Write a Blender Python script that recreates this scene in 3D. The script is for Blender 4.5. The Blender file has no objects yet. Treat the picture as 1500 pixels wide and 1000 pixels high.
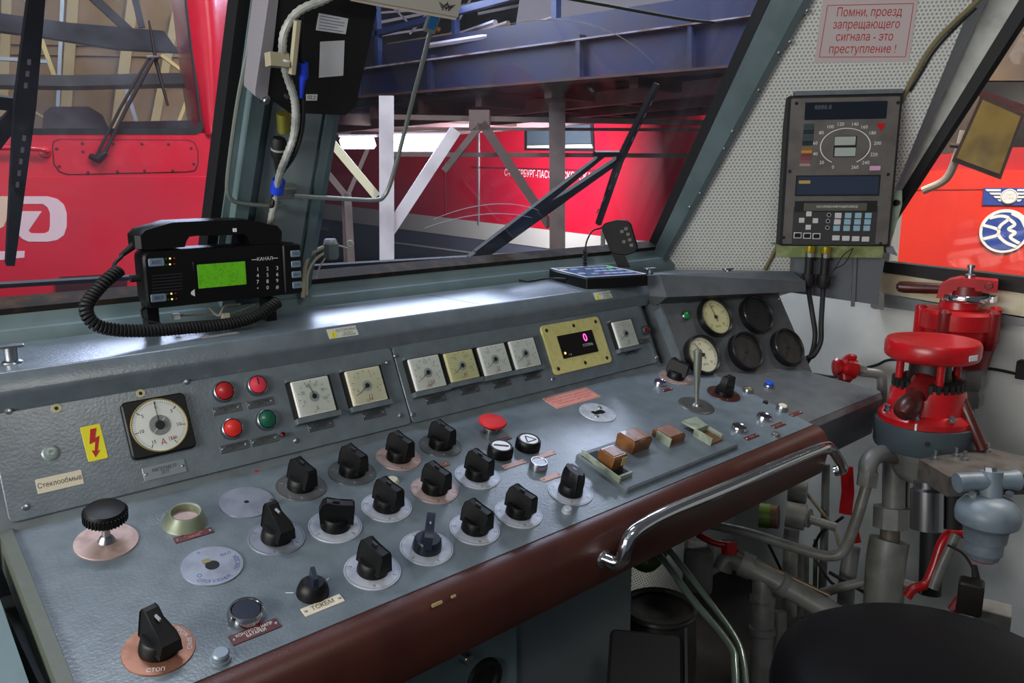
import bpy, math, random
from mathutils import Vector, Matrix
random.seed(7)
scene = bpy.context.scene
COL = scene.collection
R_ = math.radians
# ------------------------------------------------------------------ camera
CP = Vector((0, 0, 1.4)); FPX = 1144.16
def cam_axes(yaw, pitch, roll):
    a, b, c = R_(yaw), R_(pitch), R_(roll)
    fwd = Vector((math.sin(a)*math.cos(b), math.cos(a)*math.cos(b), -math.sin(b)))
    rt = Vector((math.cos(a), -math.sin(a), 0)); up = rt.cross(fwd)
    return (math.cos(c)*rt + math.sin(c)*up, -math.sin(c)*rt + math.cos(c)*up, fwd)
CR, CU, CF = cam_axes(41.4258, 11.5761, -0.44258)
cd = bpy.data.cameras.new('camera'); cd.sensor_width = 36; cd.lens = FPX/1500*36
cd.clip_start = .02; cd.clip_end = 200
cam_ob = bpy.data.objects.new('camera', cd); COL.objects.link(cam_ob)
cam_ob.matrix_world = Matrix(((CR.x, CU.x, -CF.x, CP.x), (CR.y, CU.y, -CF.y, CP.y), (CR.z, CU.z, -CF.z, CP.z), (0, 0, 0, 1)))
scene.camera = cam_ob
# ------------------------------------------------------------------ world, lights, exposure
wd = bpy.data.worlds.new('hall_ambient'); scene.world = wd; wd.use_nodes = True
bg = wd.node_tree.nodes['Background']; bg.inputs[0].default_value = (.80, .86, 1, 1); bg.inputs[1].default_value = .085
vs = scene.view_settings; vs.view_transform = 'Standard'; vs.look = 'None'; vs.exposure = 0.0; vs.gamma = 1; vs.use_curve_mapping = False
def area(name, loc, target, sx, sy, power, color=(1, 1, 1)):
    l = bpy.data.lights.new(name, 'AREA'); l.shape = 'RECTANGLE'; l.size = sx; l.size_y = sy; l.energy = power; l.color = color
    o = bpy.data.objects.new(name, l); COL.objects.link(o); o.location = loc
    o.rotation_euler = (Vector(target)-Vector(loc)).to_track_quat('-Z', 'Y').to_euler(); return o
HALL = (.86, .91, 1.0)
area('hall_light', (7.4, 5.2, 6.2), (1.1, 1.0, .9), 2.2, 1.0, 230, (.74, .82, 1))
area('hall_light', (3.6, 6.6, 3.9), (.95, 1.3, 1.15), 4.2, 1.8, 430, (.68, .76, 1))
area('hall_light', (.6, 2.6, 5.4), (1.6, 5.6, 1.6), 3.0, .8, 330, HALL)
area('hall_light', (4.4, 4.6, 5.6), (6.2, 8.0, 1.4), 3.0, .8, 170, (1, .95, .88))
area('hall_light', (3.6, .2, 4.2), (6.0, 1.8, 1.0), 1.6, .8, 420, (1, .95, .88))
area('hall_light', (6.0, 7.6, 1.75), (8.2, 9.6, 1.3), 1.6, .3, 280, HALL)                      # unseen lamp, added to brighten the far locomotive
area('left_window_light', (-2.0, .62, 1.74), (2.1, .95, 1.5), 2.0, .7, 74, (1, .985, .95))    # hall light through the cab's left side window
area('cab_light', (.55, -.25, 2.30), (.9, .7, .8), .45, .25, 5.0, (1, .97, .92))
# ------------------------------------------------------------------ pixel rays and frames
def ray(px, py): return CR*((px-750)/FPX) - CU*((py-500)/FPX) + CF
def hit(px, py, P0, n):
    d = ray(px, py); return CP + d*((Vector(P0)-CP).dot(n)/d.dot(n))
def cpt(px, py, depth): return CP + ray(px, py)*depth
def W(x, y, z): return Vector((x, y, z+1.4))
class Fr:
    def __init__(s, o, u, v):
        s.o = Vector(o); s.u = Vector(u).normalized(); s.n = s.u.cross(Vector(v)).normalized(); s.v = s.n.cross(s.u)
    def uv(s, px, py):
        d = hit(px, py, s.o, s.n)-s.o; return d.dot(s.u), d.dot(s.v)
    def P(s, a, b, c=0): return s.o + s.u*a + s.v*b + s.n*c
    def M(s, a, b, c=0, rot=0):
        u = s.u*math.cos(rot)+s.v*math.sin(rot); v = s.n.cross(u); p = s.P(a, b, c); n = s.n
        return Matrix(((u.x, v.x, n.x, p.x), (u.y, v.y, n.y, p.y), (u.z, v.z, n.z, p.z), (0, 0, 0, 1)))
    def at(s, px, py, c=0, rot=0):
        a, b = s.uv(px, py); return s.M(a, b, c, rot)
def wt(deg): return Vector((0, math.cos(R_(deg)), math.sin(R_(deg))))
XA = Vector((1, 0, 0)); ZA = Vector((0, 0, 1))
nd_ = XA.cross(wt(14.645))
FD = Fr(CP - .72*nd_, XA, wt(14.645))                          # sloping desk top
FP = Fr(W(0, 1.1484, -.4446), XA, wt(65))                      # instrument panel
gy = R_(12.298)
FG = Fr(CP+1.02*(hit(1120, 552.5, FD.o, FD.n)-CP), (math.cos(gy), -math.sin(gy), 0),
        Vector((math.sin(gy)*math.cos(R_(61.194)), math.cos(gy)*math.cos(R_(61.194)), math.sin(R_(61.194)))))   # gauge panel
FW = Fr(W(0, 1.475, -.1984), XA, wt(116))                      # windscreens
A_ = hit(958, 372, FW.o, FW.n); B_ = hit(1128, 0, FW.o, FW.n)
FC = Fr(A_, (math.sin(R_(40)), -math.cos(R_(40)), 0), B_-A_)   # perforated corner panel
FR_ = Fr(W(2.385, 0, 0), (0, -1, 0), ZA)                       # right wall
FS = Fr(W(0, 1.3, -.2460), XA, (0, 1, 0))                      # shelf top
FF = Fr(W(0, 1.47, -.9), XA, ZA)                               # front wall under the console
# ------------------------------------------------------------------ materials
def lin(h):
    h = h.lstrip('#'); c = [int(h[i:i+2], 16)/255 for i in (0, 2, 4)]
    return tuple(x/12.92 if x <= .04045 else ((x+.055)/1.055)**2.4 for x in c) + (1,)
MATS = {}
def mat(name, col, rough=.5, metal=0, bump=0, bscale=400, col2=None, cscale=60, cmix=(.45, .65), emit=0, spec=.5, coat=0, detail=3):
    if name in MATS: return MATS[name]
    m = bpy.data.materials.new(name); m.use_nodes = True; nt = m.node_tree; b = nt.nodes['Principled BSDF']
    b.inputs['Base Color'].default_value = lin(col); b.inputs['Roughness'].default_value = rough; b.inputs['Metallic'].default_value = metal
    b.inputs['Specular IOR Level'].default_value = spec; b.inputs['Coat Weight'].default_value = coat
    if emit: b.inputs['Emission Color'].default_value = lin(col); b.inputs['Emission Strength'].default_value = emit
    tc = None
    if bump or col2:
        tc = nt.nodes.new('ShaderNodeTexCoord')
    if col2:
        n = nt.nodes.new('ShaderNodeTexNoise'); n.inputs['Scale'].default_value = cscale; n.inputs['Detail'].default_value = detail
        nt.links.new(tc.outputs['Object'], n.inputs['Vector'])
        r = nt.nodes.new('ShaderNodeValToRGB'); e = r.color_ramp.elements
        e[0].position, e[1].position = cmix; e[0].color = lin(col); e[1].color = lin(col2)
        nt.links.new(n.outputs['Fac'], r.inputs[0]); nt.links.new(r.outputs[0], b.inputs['Base Color'])
        if emit: nt.links.new(r.outputs[0], b.inputs['Emission Color'])
    if bump:
        n2 = nt.nodes.new('ShaderNodeTexNoise'); n2.inputs['Scale'].default_value = bscale; n2.inputs['Detail'].default_value = 2
        nt.links.new(tc.outputs['Object'], n2.inputs['Vector'])
        bp = nt.nodes.new('ShaderNodeBump'); bp.inputs['Strength'].default_value = bump; bp.inputs['Distance'].default_value = .001
        nt.links.new(n2.outputs['Fac'], bp.inputs['Height']); nt.links.new(bp.outputs[0], b.inputs['Normal'])
    MATS[name] = m; return m
def glass(name, tint='#ffffff', gloss=.06, dirt=.05, dcol='#b8bcc8', dscale=3.0, gmax=.5):
    m = bpy.data.materials.new(name); m.use_nodes = True; nt = m.node_tree; nt.nodes.clear()
    out = nt.nodes.new('ShaderNodeOutputMaterial'); tr = nt.nodes.new('ShaderNodeBsdfTransparent'); tr.inputs[0].default_value = lin(tint)
    gl = nt.nodes.new('ShaderNodeBsdfGlossy'); gl.inputs['Roughness'].default_value = .03
    lw = nt.nodes.new('ShaderNodeLayerWeight'); pw = nt.nodes.new('ShaderNodeMath'); pw.operation = 'POWER'; pw.inputs[1].default_value = 4
    nt.links.new(lw.outputs['Facing'], pw.inputs[0]); fr = nt.nodes.new('ShaderNodeMapRange'); fr.inputs[3].default_value = gloss*.4; fr.inputs[4].default_value = gmax
    nt.links.new(pw.outputs[0], fr.inputs[0])
    df = nt.nodes.new('ShaderNodeBsdfDiffuse'); df.inputs[0].default_value = lin(dcol)
    tc = nt.nodes.new('ShaderNodeTexCoord'); n = nt.nodes.new('ShaderNodeTexNoise'); n.inputs['Scale'].default_value = dscale; n.inputs['Detail'].default_value = 6
    nt.links.new(tc.outputs['Object'], n.inputs['Vector'])
    mr = nt.nodes.new('ShaderNodeMapRange'); mr.inputs[1].default_value = .42; mr.inputs[2].default_value = .75; mr.inputs[3].default_value = dirt*.15; mr.inputs[4].default_value = dirt
    nt.links.new(n.outputs['Fac'], mr.inputs[0])
    m1 = nt.nodes.new('ShaderNodeMixShader'); m2 = nt.nodes.new('ShaderNodeMixShader')
    nt.links.new(mr.outputs[0], m1.inputs[0]); nt.links.new(tr.outputs[0], m1.inputs[1]); nt.links.new(df.outputs[0], m1.inputs[2])
    nt.links.new(fr.outputs[0], m2.inputs[0]); nt.links.new(m1.outputs[0], m2.inputs[1]); nt.links.new(gl.outputs[0], m2.inputs[2])
    nt.links.new(m2.outputs[0], out.inputs[0]); MATS[name] = m; return m
def perforated(name, col, hole, pitch=.009, r=.30, rough=.5):
    m = bpy.data.materials.new(name); m.use_nodes = True; nt = m.node_tree; b = nt.nodes['Principled BSDF']; b.inputs['Roughness'].default_value = rough
    tc = nt.nodes.new('ShaderNodeTexCoord'); mp = nt.nodes.new('ShaderNodeMapping'); mp.inputs['Scale'].default_value = (1/pitch, 1/pitch/.866, 0)
    nt.links.new(tc.outputs['Object'], mp.inputs[0])
    def dots(off):
        ad = nt.nodes.new('ShaderNodeVectorMath'); ad.inputs[1].default_value = off; nt.links.new(mp.outputs[0], ad.inputs[0])
        sc = nt.nodes.new('ShaderNodeVectorMath'); sc.operation = 'MULTIPLY'; sc.inputs[1].default_value = (1, .5, 0); nt.links.new(ad.outputs[0], sc.inputs[0])
        fr = nt.nodes.new('ShaderNodeVectorMath'); fr.operation = 'FRACTION'; nt.links.new(sc.outputs[0], fr.inputs[0])
        sb = nt.nodes.new('ShaderNodeVectorMath'); sb.operation = 'SUBTRACT'; sb.inputs[1].default_value = (.5, .5, 0); nt.links.new(fr.outputs[0], sb.inputs[0])
        s2 = nt.nodes.new('ShaderNodeVectorMath'); s2.operation = 'MULTIPLY'; s2.inputs[1].default_value = (1, 1.732, 0); nt.links.new(sb.outputs[0], s2.inputs[0])
        ln = nt.nodes.new('ShaderNodeVectorMath'); ln.operation = 'LENGTH'; nt.links.new(s2.outputs[0], ln.inputs[0]); return ln.outputs['Value']
    mn = nt.nodes.new('ShaderNodeMath'); mn.operation = 'MINIMUM'; nt.links.new(dots((0, 0, 0)), mn.inputs[0]); nt.links.new(dots((.5, 1, 0)), mn.inputs[1])
    rp = nt.nodes.new('ShaderNodeMapRange'); rp.inputs[1].default_value = r-.08; rp.inputs[2].default_value = r+.08; nt.links.new(mn.outputs[0], rp.inputs[0])
    mx = nt.nodes.new('ShaderNodeMix'); mx.data_type = 'RGBA'; mx.inputs[6].default_value = lin(hole); mx.inputs[7].default_value = lin(col)
    nt.links.new(rp.outputs[0], mx.inputs[0]); nt.links.new(mx.outputs[2], b.inputs['Base Color'])
    bp = nt.nodes.new('ShaderNodeBump'); bp.inputs['Strength'].default_value = .5; bp.inputs['Distance'].default_value = .002
    nt.links.new(rp.outputs[0], bp.inputs['Height']); nt.links.new(bp.outputs[0], b.inputs['Normal']); MATS[name] = m; return m
GREY = mat('console_grey', '#6e7980', .28, bump=.26, bscale=230, col2='#606a71', cscale=35, cmix=(.3, .75), spec=.55)
GREYD = mat('console_grey_dull', '#666f74', .45, bump=.2, bscale=300, col2='#5b6368', cscale=25)
GREEN_GREY = mat('green_grey_paint', '#5f7376', .55, bump=.2, bscale=120, col2='#6d8084', cscale=9)
BROWN = mat('brown_vinyl', '#4d271f', .36, bump=.25, bscale=700, col2='#43201a', cscale=12)
BLACK = mat('black_plastic', '#0a0a0b', .45, spec=.3)
BLACKM = mat('black_matte', '#0f0f11', .65, bump=.15, bscale=500)
RUBBER = mat('black_rubber', '#101012', .6)
CHROME = mat('chrome', '#d9dade', .12, 1)
STEEL = mat('steel', '#a9adb2', .32, 1, bump=.1, bscale=300)
ALU = mat('brushed_aluminium', '#9095a0', .42, .5, col2='#7f848e', cscale=30)
ALUW = mat('pale_scale_disk', '#c2c6d0', .42, .2, col2='#a9afbc', cscale=40)
PINK_D = mat('pinkish_scale_disk', '#c5aaa3', .4, .4, col2='#a98f88', cscale=40)
COPPER_D = mat('coppery_scale_disk', '#9a6a54', .38, .45, col2='#84563f', cscale=40)
CLEAR_D = mat('smoky_scale_disk', '#5f6264', .2, .1, coat=.5)
CLEAR_R = mat('dark_red_scale_disk', '#4a2523', .3, .1, coat=.3)
WHITE = mat('white_paint', '#cfd2d0', .55, bump=.1, bscale=80, col2='#c2c6c4', cscale=6)
CREAM = mat('cream_paint', '#cfcaae', .5, col2='#b9ae8c', cscale=14, cmix=(.4, .8))
RED = mat('red_enamel', '#b4121a', .3, bump=.12, bscale=60, col2='#98151a', cscale=18)
RED_LOCO = mat('locomotive_red', '#c9152e', .35, bump=.05, bscale=3, col2='#bf1a30', cscale=2, coat=.3)
PIPE = mat('pipe_grey', '#757775', .42, bump=.25, bscale=150, col2='#57544c', cscale=16, cmix=(.45, .72), detail=5)
PLATE_BR = mat('brown_plate', '#5c211d', .4, col2='#4a1a17', cscale=60)
PLATE_DK = mat('dark_plate', '#4d5154', .35, .3, col2='#5b5f61', cscale=60)
PLATE_PK = mat('pink_plate', '#cda59d', .5)
PLATE_CR = mat('cream_label', '#d8ceb6', .55)
INK = mat('black_ink', '#17171a', .6); INKR = mat('red_ink', '#b5201f', .6); INKW = mat('white_ink', '#e4e4e4', .6); INKB = mat('blue_ink', '#23357e', .6); INKP = mat('pale_red_ink', '#d08a90', .6); INKG = mat('grey_ink', '#8f9297', .6)
PAPER = mat('paper_white', '#dfe0e2', .6); DIAL = mat('dial_white', '#f3f3ee', .5); DIALC = mat('dial_cream', '#f0e9cf', .5); DIALY = mat('dial_yellowed', '#e6dfae', .5)
YELLOW = mat('yellow_sticker', '#e9dd10', .45); YPLATE = mat('yellow_brushed_plate', '#dcd58e', .4, .1, col2='#d2ca7c', cscale=90)
GLASS_P = glass('instrument_glass', '#f2f4f2', dirt=.02)
WIN = glass('windscreen_glass', '#eceef2', dirt=.06, dcol='#c2c4d4')
WIN3 = glass('locomotive_glass', '#e6e8ec', gloss=0, dirt=.10, gmax=.05)
WIN2 = glass('side_glass', '#f2f0ee', dirt=.04)
# ------------------------------------------------------------------ mesh helpers
class MB:
    def __init__(s): s.v = []; s.f = []
    def add(s, vs, fs, M=None):
        o = len(s.v); s.v += [tuple(M @ Vector(p)) if M else tuple(p) for p in vs]; s.f += [tuple(i+o for i in f) for f in fs]; return s
    def hexa(s, p, M=None): return s.add(p, [(3, 2, 1, 0), (4, 5, 6, 7), (0, 1, 5, 4), (1, 2, 6, 5), (2, 3, 7, 6), (3, 0, 4, 7)], M)
    def box(s, x0, x1, y0, y1, z0, z1, M=None):
        return s.hexa([(x0, y0, z0), (x1, y0, z0), (x1, y1, z0), (x0, y1, z0), (x0, y0, z1), (x1, y0, z1), (x1, y1, z1), (x0, y1, z1)], M)
    def cbox(s, c, d, M=None): return s.box(c[0]-d[0]/2, c[0]+d[0]/2, c[1]-d[1]/2, c[1]+d[1]/2, c[2]-d[2]/2, c[2]+d[2]/2, M)
    def loft(s, rings, M=None, caps=True, closed=True):
        n = len(rings[0]); vs = [p for r in rings for p in r]; fs = []
        for k in range(len(rings)-1):
            for i in range(n if closed else n-1):
                j = (i+1) % n; fs.append((k*n+i, k*n+j, (k+1)*n+j, (k+1)*n+i))
        if caps: fs += [tuple(range(n))[::-1], tuple(range((len(rings)-1)*n, len(rings)*n))]
        return s.add(vs, fs, M)
    def prism(s, poly, z0, z1, M=None): return s.loft([[(x, y, z0) for x, y in poly], [(x, y, z1) for x, y in poly]], M)
    def plate(s, w, h, t, r=.003, ch=.0006, c=(0, 0), z0=0, M=None, n=3):
        f = lambda d, z: [(x+c[0], y+c[1], z) for x, y in rrect(w-2*d, h-2*d, max(r-d, .0001), n)]
        return s.loft([f(0, z0), f(0, z0+t-ch), f(ch, z0+t)], M)
    def lathe(s, prof, n=24, M=None, a0=0):
        vs = []; fs = []; idx = []
        for r, z in prof:
            if r <= 1e-6: idx.append([len(vs)]*n); vs.append((0, 0, z))
            else:
                idx.append(list(range(len(vs), len(vs)+n))); vs += [(r*math.cos(a0+2*math.pi*i/n), r*math.sin(a0+2*math.pi*i/n), z) for i in range(n)]
        for k in range(len(prof)-1):
            for i in range(n):
                j = (i+1) % n; q = [idx[k][i], idx[k][j], idx[k+1][j], idx[k+1][i]]; u = []
                for t in q:
                    if t not in u: u.append(t)
                if len(u) > 2: fs.append(tuple(u))
        return s.add(vs, fs, M)
    def cyl(s, p0, p1, r, n=12, r1=None, M=None):
        return s.tube([p0, p1], [r, r if r1 is None else r1], n, M)
    def tube(s, pts, r, n=8, M=None):
        pts = [Vector(p) for p in pts]; rr = r if isinstance(r, (list, tuple)) else [r]*len(pts)
        t0 = (pts[1]-pts[0]).normalized(); up = Vector((0, 0, 1)) if abs(t0.z) < .9 else Vector((1, 0, 0)); a = t0.cross(up).normalized(); rings = []
        for i, p in enumerate(pts):
            t = (pts[min(i+1, len(pts)-1)]-pts[max(i-1, 0)]).normalized(); a = (a-t*a.dot(t)).normalized(); b = t.cross(a)
            rings.append([p+(a*math.cos(2*math.pi*k/n)+b*math.sin(2*math.pi*k/n))*rr[i] for k in range(n)])
        return s.loft(rings, M)
    def ring(s, R, r, n=28, m=8, z=0, M=None):
        vs = []; fs = []
        for i in range(n):
            a = 2*math.pi*i/n
            for k in range(m):
                b = 2*math.pi*k/m; vs.append(((R+r*math.cos(b))*math.cos(a), (R+r*math.cos(b))*math.sin(a), z+r*math.sin(b)))
        for i in range(n):
            for k in range(m):
                j = (i+1) % n; l = (k+1) % m; fs.append((i*m+k, j*m+k, j*m+l, i*m+l))
        return s.add(vs, fs, M)
    def mesh(s, name, m, ang=35):
        me = bpy.data.meshes.new(name); me.from_pydata(s.v, [], s.f); me.materials.append(m)
        me.polygons.foreach_set('use_smooth', [True]*len(me.polygons)); me.update()
        import bmesh
        b = bmesh.new(); b.from_mesh(me); bmesh.ops.recalc_face_normals(b, faces=b.faces); b.to_mesh(me); b.free()
        me.set_sharp_from_angle(angle=R_(ang)); return me
def rrect(w, h, r, n=3):
    pts = []
    for cx, cy, a0 in ((w/2-r, h/2-r, 0), (-w/2+r, h/2-r, 90), (-w/2+r, -h/2+r, 180), (w/2-r, -h/2+r, 270)):
        for k in range(n+1):
            a = R_(a0+90*k/n); pts.append((cx+r*math.cos(a), cy+r*math.sin(a)))
    return pts
def bez(pts, k=6):
    """smooth Catmull-Rom path through points"""
    P = [Vector(p) for p in pts]; out = []
    for i in range(len(P)-1):
        p0 = P[i-1] if i else P[0]*2-P[1]; p1, p2 = P[i], P[i+1]; p3 = P[i+2] if i+2 < len(P) else P[-1]*2-P[-2]
        for j in range(k):
            t = j/k; out.append(.5*((2*p1)+(p2-p0)*t+(2*p0-5*p1+4*p2-p3)*t*t+(-p0+3*p1-3*p2+p3)*t**3))
    return out+[P[-1]]
def link(name, data, parent=None, M=None):
    o = bpy.data.objects.new(name, data); COL.objects.link(o)
    if parent: o.parent = parent
    if M is not None: o.matrix_local = M
    return o
def part(name, mb, m, parent, M=None, label=None, ang=35):
    me = mb if isinstance(mb, bpy.types.Mesh) else mb.mesh(name, m, ang)
    o = link(name, me, parent, M)
    if label: o['label'] = label
    return o
def thing(name, label, cat, M=None, group=None):
    o = link(name, None, None, M); o.empty_display_size = .02; o['label'] = label; o['category'] = cat
    if group: o['group'] = group
    return o
def solo(name, mb, m, label, cat, M=None, group=None, ang=35):
    o = part(name, mb, m, None, M, label, ang); o['category'] = cat
    if group: o['group'] = group
    return o
def struct(name, mb, m, M=None, ang=35, label=None):
    o = part(name, mb, m, None, M, label, ang); o['kind'] = 'structure'; return o
TXT = []
def text(parent, body, size, m, M=None, name='lettering', align='CENTER', sx=1.0, shear=0, spacing=1.0, line=1.0, ext=0.0):
    c = bpy.data.curves.new(name, 'FONT'); c.body = body; c.size = size; c.align_x = align; c.align_y = 'CENTER'; c.resolution_u = 2
    c.shear = shear; c.space_character = spacing; c.space_line = line; c.extrude = ext; c.materials.append(m)
    o = link(name, c, parent, M)
    if sx != 1: o.scale.x = sx
    TXT.append(o); return o
def T(x=0, y=0, z=0, rz=0, rx=0, ry=0):
    M = Matrix.Translation((x, y, z))
    if rz: M = M @ Matrix.Rotation(R_(rz), 4, 'Z')
    if ry: M = M @ Matrix.Rotation(R_(ry), 4, 'Y')
    if rx: M = M @ Matrix.Rotation(R_(rx), 4, 'X')
    return M
CACHE = {}
def shared(key, fn, m):
    if key not in CACHE: CACHE[key] = fn().mesh(key, m)
    return CACHE[key]
def zaxis(p, d, up=ZA):
    """matrix at p whose z axis is d"""
    z = Vector(d).normalized(); x = Vector(up).cross(z)
    if x.length < 1e-4: x = Vector((1, 0, 0))
    x.normalize(); y = z.cross(x)
    return Matrix(((x.x, y.x, z.x, p[0]), (x.y, y.y, z.y, p[1]), (x.z, y.z, z.z, p[2]), (0, 0, 0, 1)))
# ================================================================== the cab shell
def xprism(mb, poly, x0, x1):
    return mb.loft([[(x0, y, z+1.4) for y, z in poly], [(x1, y, z+1.4) for y, z in poly]])
def fpoly(fr, pts, t, c=0, M=None, px=True):
    """prism over a polygon given by image points lying on a frame"""
    q = [fr.uv(*p) for p in pts] if px else pts
    return MB().prism(q, c-t, c)
def lerp(a, b, t): return tuple(x+(y-x)*t for x, y in zip(a, b))
FLOORM = mat('dark_floor', '#2b2724', .7, bump=.3, bscale=90, col2='#1f1c1a', cscale=15)
struct('floor', MB().box(-1.6, 2.5, -1.6, 1.6, -.06, 0), FLOORM)
PERF = perforated('perforated_panel', '#dcdeda', '#9da19d', .0105, .27)
struct('wall_front', MB().box(-1.0, 2.44, -.5, .62, -.06, 0), PERF, FF.M(0, 0))
struct('wall_right', MB().prism([(-1.47, -1.4), (1.6, -1.4), (1.6, -.325), (-1.0, -.325), (-1.0, .0), (-1.47, .0)], -.06, 0), WHITE, FR_.M(0, 0))
CEIL = mat('ceiling_paint', '#b9bcb8', .6)
struct('ceiling', MB().box(-1.4, 2.5, -1.2, 1.06, 2.36, 2.40), CEIL)
struct('wall_left', MB().add(*(lambda m: (m.v, m.f))(MB().box(-1.46, -1.4, -1.4, 1.5, 0, 1.25).box(-1.46, -1.4, -1.4, 1.5, 2.15, 2.36).box(-1.46, -1.4, -1.4, -.45, 1.25, 2.15).box(-1.46, -1.4, 1.46, 1.5, 1.25, 2.15))), WHITE)
# windscreen ledge, pillars
struct('trim_1', xprism(MB(), [(1.438, -.31), (1.442, -.249), (1.453, -.228), (1.461, -.226), (1.478, -.2), (1.55, -.2), (1.55, -.31)], -1.0, 1.93), GREEN_GREY)
RUST = mat('rusty_seal', '#1d1610', .8, bump=.6, bscale=160, col2='#4a3018', cscale=25, cmix=(.5, .75))
wl = lambda px, py: FW.uv(px, py)
sl = .531                                                    # height along the slanted plane at the picture's top edge
pil = struct('trim_2', MB().prism([(.54, -.02), (.745, -.02), (.735, .95), (.565, .95)], -.05, .012), GREEN_GREY, FW.M(0, 0))
part('edge_rib', MB().prism([(.553, -.02), (.578, -.02), (.598, .95), (.576, .95)], .012, .034), GREEN_GREY, pil)
part('edge_rib', MB().prism([(.712, -.02), (.73, -.02), (.722, .95), (.708, .95)], .012, .020), GREEN_GREY, pil)
part('cover_plate', MB().prism([(.602, .05), (.704, .05), (.702, .6), (.612, .6)], .012, .017), mat('pale_grey_plate', '#8b9797', .5, col2='#7d8a8a', cscale=8), pil)
SCREW = lambda: MB().lathe([(0, .0022), (.0018, .0024), (.0042, .0016), (.005, 0)], 10)
def screws(parent, fr, pts, m=STEEL, s=1.0, c=0, px=True, base=None):
    for p in pts:
        a, b = fr.uv(*p) if px else p
        M = fr.M(a, b, c) @ Matrix.Scale(s, 4)
        part('screw', shared('screw_'+m.name, SCREW, m), m, parent, (parent.matrix_world.inverted() @ M) if base is None else base.inverted() @ M)
screws(pil, FW, [(.64, .12), (.66, .33), (.69, .2), (.615, .42)], base=FW.M(0, 0), px=False, c=.017)
w1 = struct('window_1', MB().prism([(-.75, 0), (.535, 0), (.56, .95), (-.75, .95)], -.035, -.029), WIN, FW.M(0, 0))
part('rubber_seal', MB().prism([(.522, 0), (.545, -.005), (.568, .95), (.545, .95)], -.03, .008), RUBBER, w1)
part('bottom_seal', MB().box(-.75, .54, -.012, .006, -.032, .003), RUST, w1)
R0 = FW.uv(958, 372); R1 = FW.uv(1128, 0)
Rt = lerp(R0, R1, 1.35); Rb = lerp(R0, R1, -.06)
w2 = struct('window_2', MB().prism([(.735, 0), Rb, Rt, (.73, Rt[1])], -.035, -.029), WIN, FW.M(0, 0))
part('bottom_seal', MB().box(.735, 1.9, -.012, .006, -.032, .003), RUST, w2)
part('side_seal', MB().prism([(.733, 0), (.743, 0), (.738, .95), (.729, .95)], -.03, .004), mat('worn_white_seal', '#7d7d80', .7, col2='#25252a', cscale=60), w2)
part('side_seal', MB().prism([(Rb[0]-.007, Rb[1]), Rb, Rt, (Rt[0]-.007, Rt[1])], -.03, .004), RUBBER, w2)
SCR = mat('glass_scratch', '#d8d8e0', .5)
def arc(c, r, a0, a1, w):
    mb = MB(); n = 40; ring = []
    for k in range(n+1):
        a = R_(a0+(a1-a0)*k/n); ring.append([(c[0]+rr*math.cos(a), c[1]+rr*math.sin(a), z) for rr, z in ((r, -.0288), (r+w*math.sin(math.pi*k/n)+.0002, -.0288), (r+w*math.sin(math.pi*k/n)+.0002, -.0284), (r, -.0284))])
    return mb.loft(ring)
p0, p1, p2 = FW.uv(727, 50), FW.uv(830, 37), FW.uv(970, 100)
def circ(a, b, c):
    ax, ay = a; bx, by = b; cx, cy = c; d = 2*(ax*(by-cy)+bx*(cy-ay)+cx*(ay-by))
    ux = ((ax*ax+ay*ay)*(by-cy)+(bx*bx+by*by)*(cy-ay)+(cx*cx+cy*cy)*(ay-by))/d; uy = ((ax*ax+ay*ay)*(cx-bx)+(bx*bx+by*by)*(ax-cx)+(cx*cx+cy*cy)*(bx-ax))/d
    return (ux, uy), math.hypot(ax-ux, ay-uy)
for tri, w in ((((727, 50), (830, 37), (970, 100)), .0022), (((645, 330), (720, 309), (800, 316)), .002), (((632, 343), (700, 325), (790, 327)), .002)):
    uvs = [FW.uv(*q) for q in tri]; c, r = circ(*uvs); an = [math.degrees(math.atan2(q[1]-c[1], q[0]-c[0])) for q in uvs]
    part('wiper_scratch', arc(c, r, an[0], an[2], w), SCR, w2)
# right pillar strip along the windscreen, and the perforated corner wall
def cpx(a, b, t): return lerp(FC.uv(*a), FC.uv(*b), t)
tl0, tl1 = cpx((945, 395), (1128, 0), -.12), cpx((945, 395), (1128, 0), 1.45)
tr0, tr1 = cpx((966, 395), (1186, 0), -.12), cpx((966, 395), (1186, 0), 1.45)
t3 = struct('trim_3', MB().prism([tl0, tr0, tr1, tl1], -.03, .012), GREEN_GREY, FC.M(0, 0))
md = lambda a, b, k: lerp(a, b, k)
part('edge_lip', MB().prism([md(tl0, tr0, .72), tr0, tr1, md(tl1, tr1, .82)], .012, .024), mat('dark_grey_strip', '#4c575a', .5), t3)
screws(t3, FC, [(1180, 15), (1155, 60), (1139, 76), (1110, 130), (1072, 190), (1060, 215), (1025, 280), (1010, 300)], base=FC.M(0, 0), c=.024)
cr0, cr1 = cpx((1310, 280), (1425, 0), -.45), cpx((1310, 280), (1425, 0), 1.5)
wc = struct('wall_corner', MB().prism([tr0, cr0, cr1, tr1], -.03, 0), PERF, FC.M(0, 0))
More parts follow.
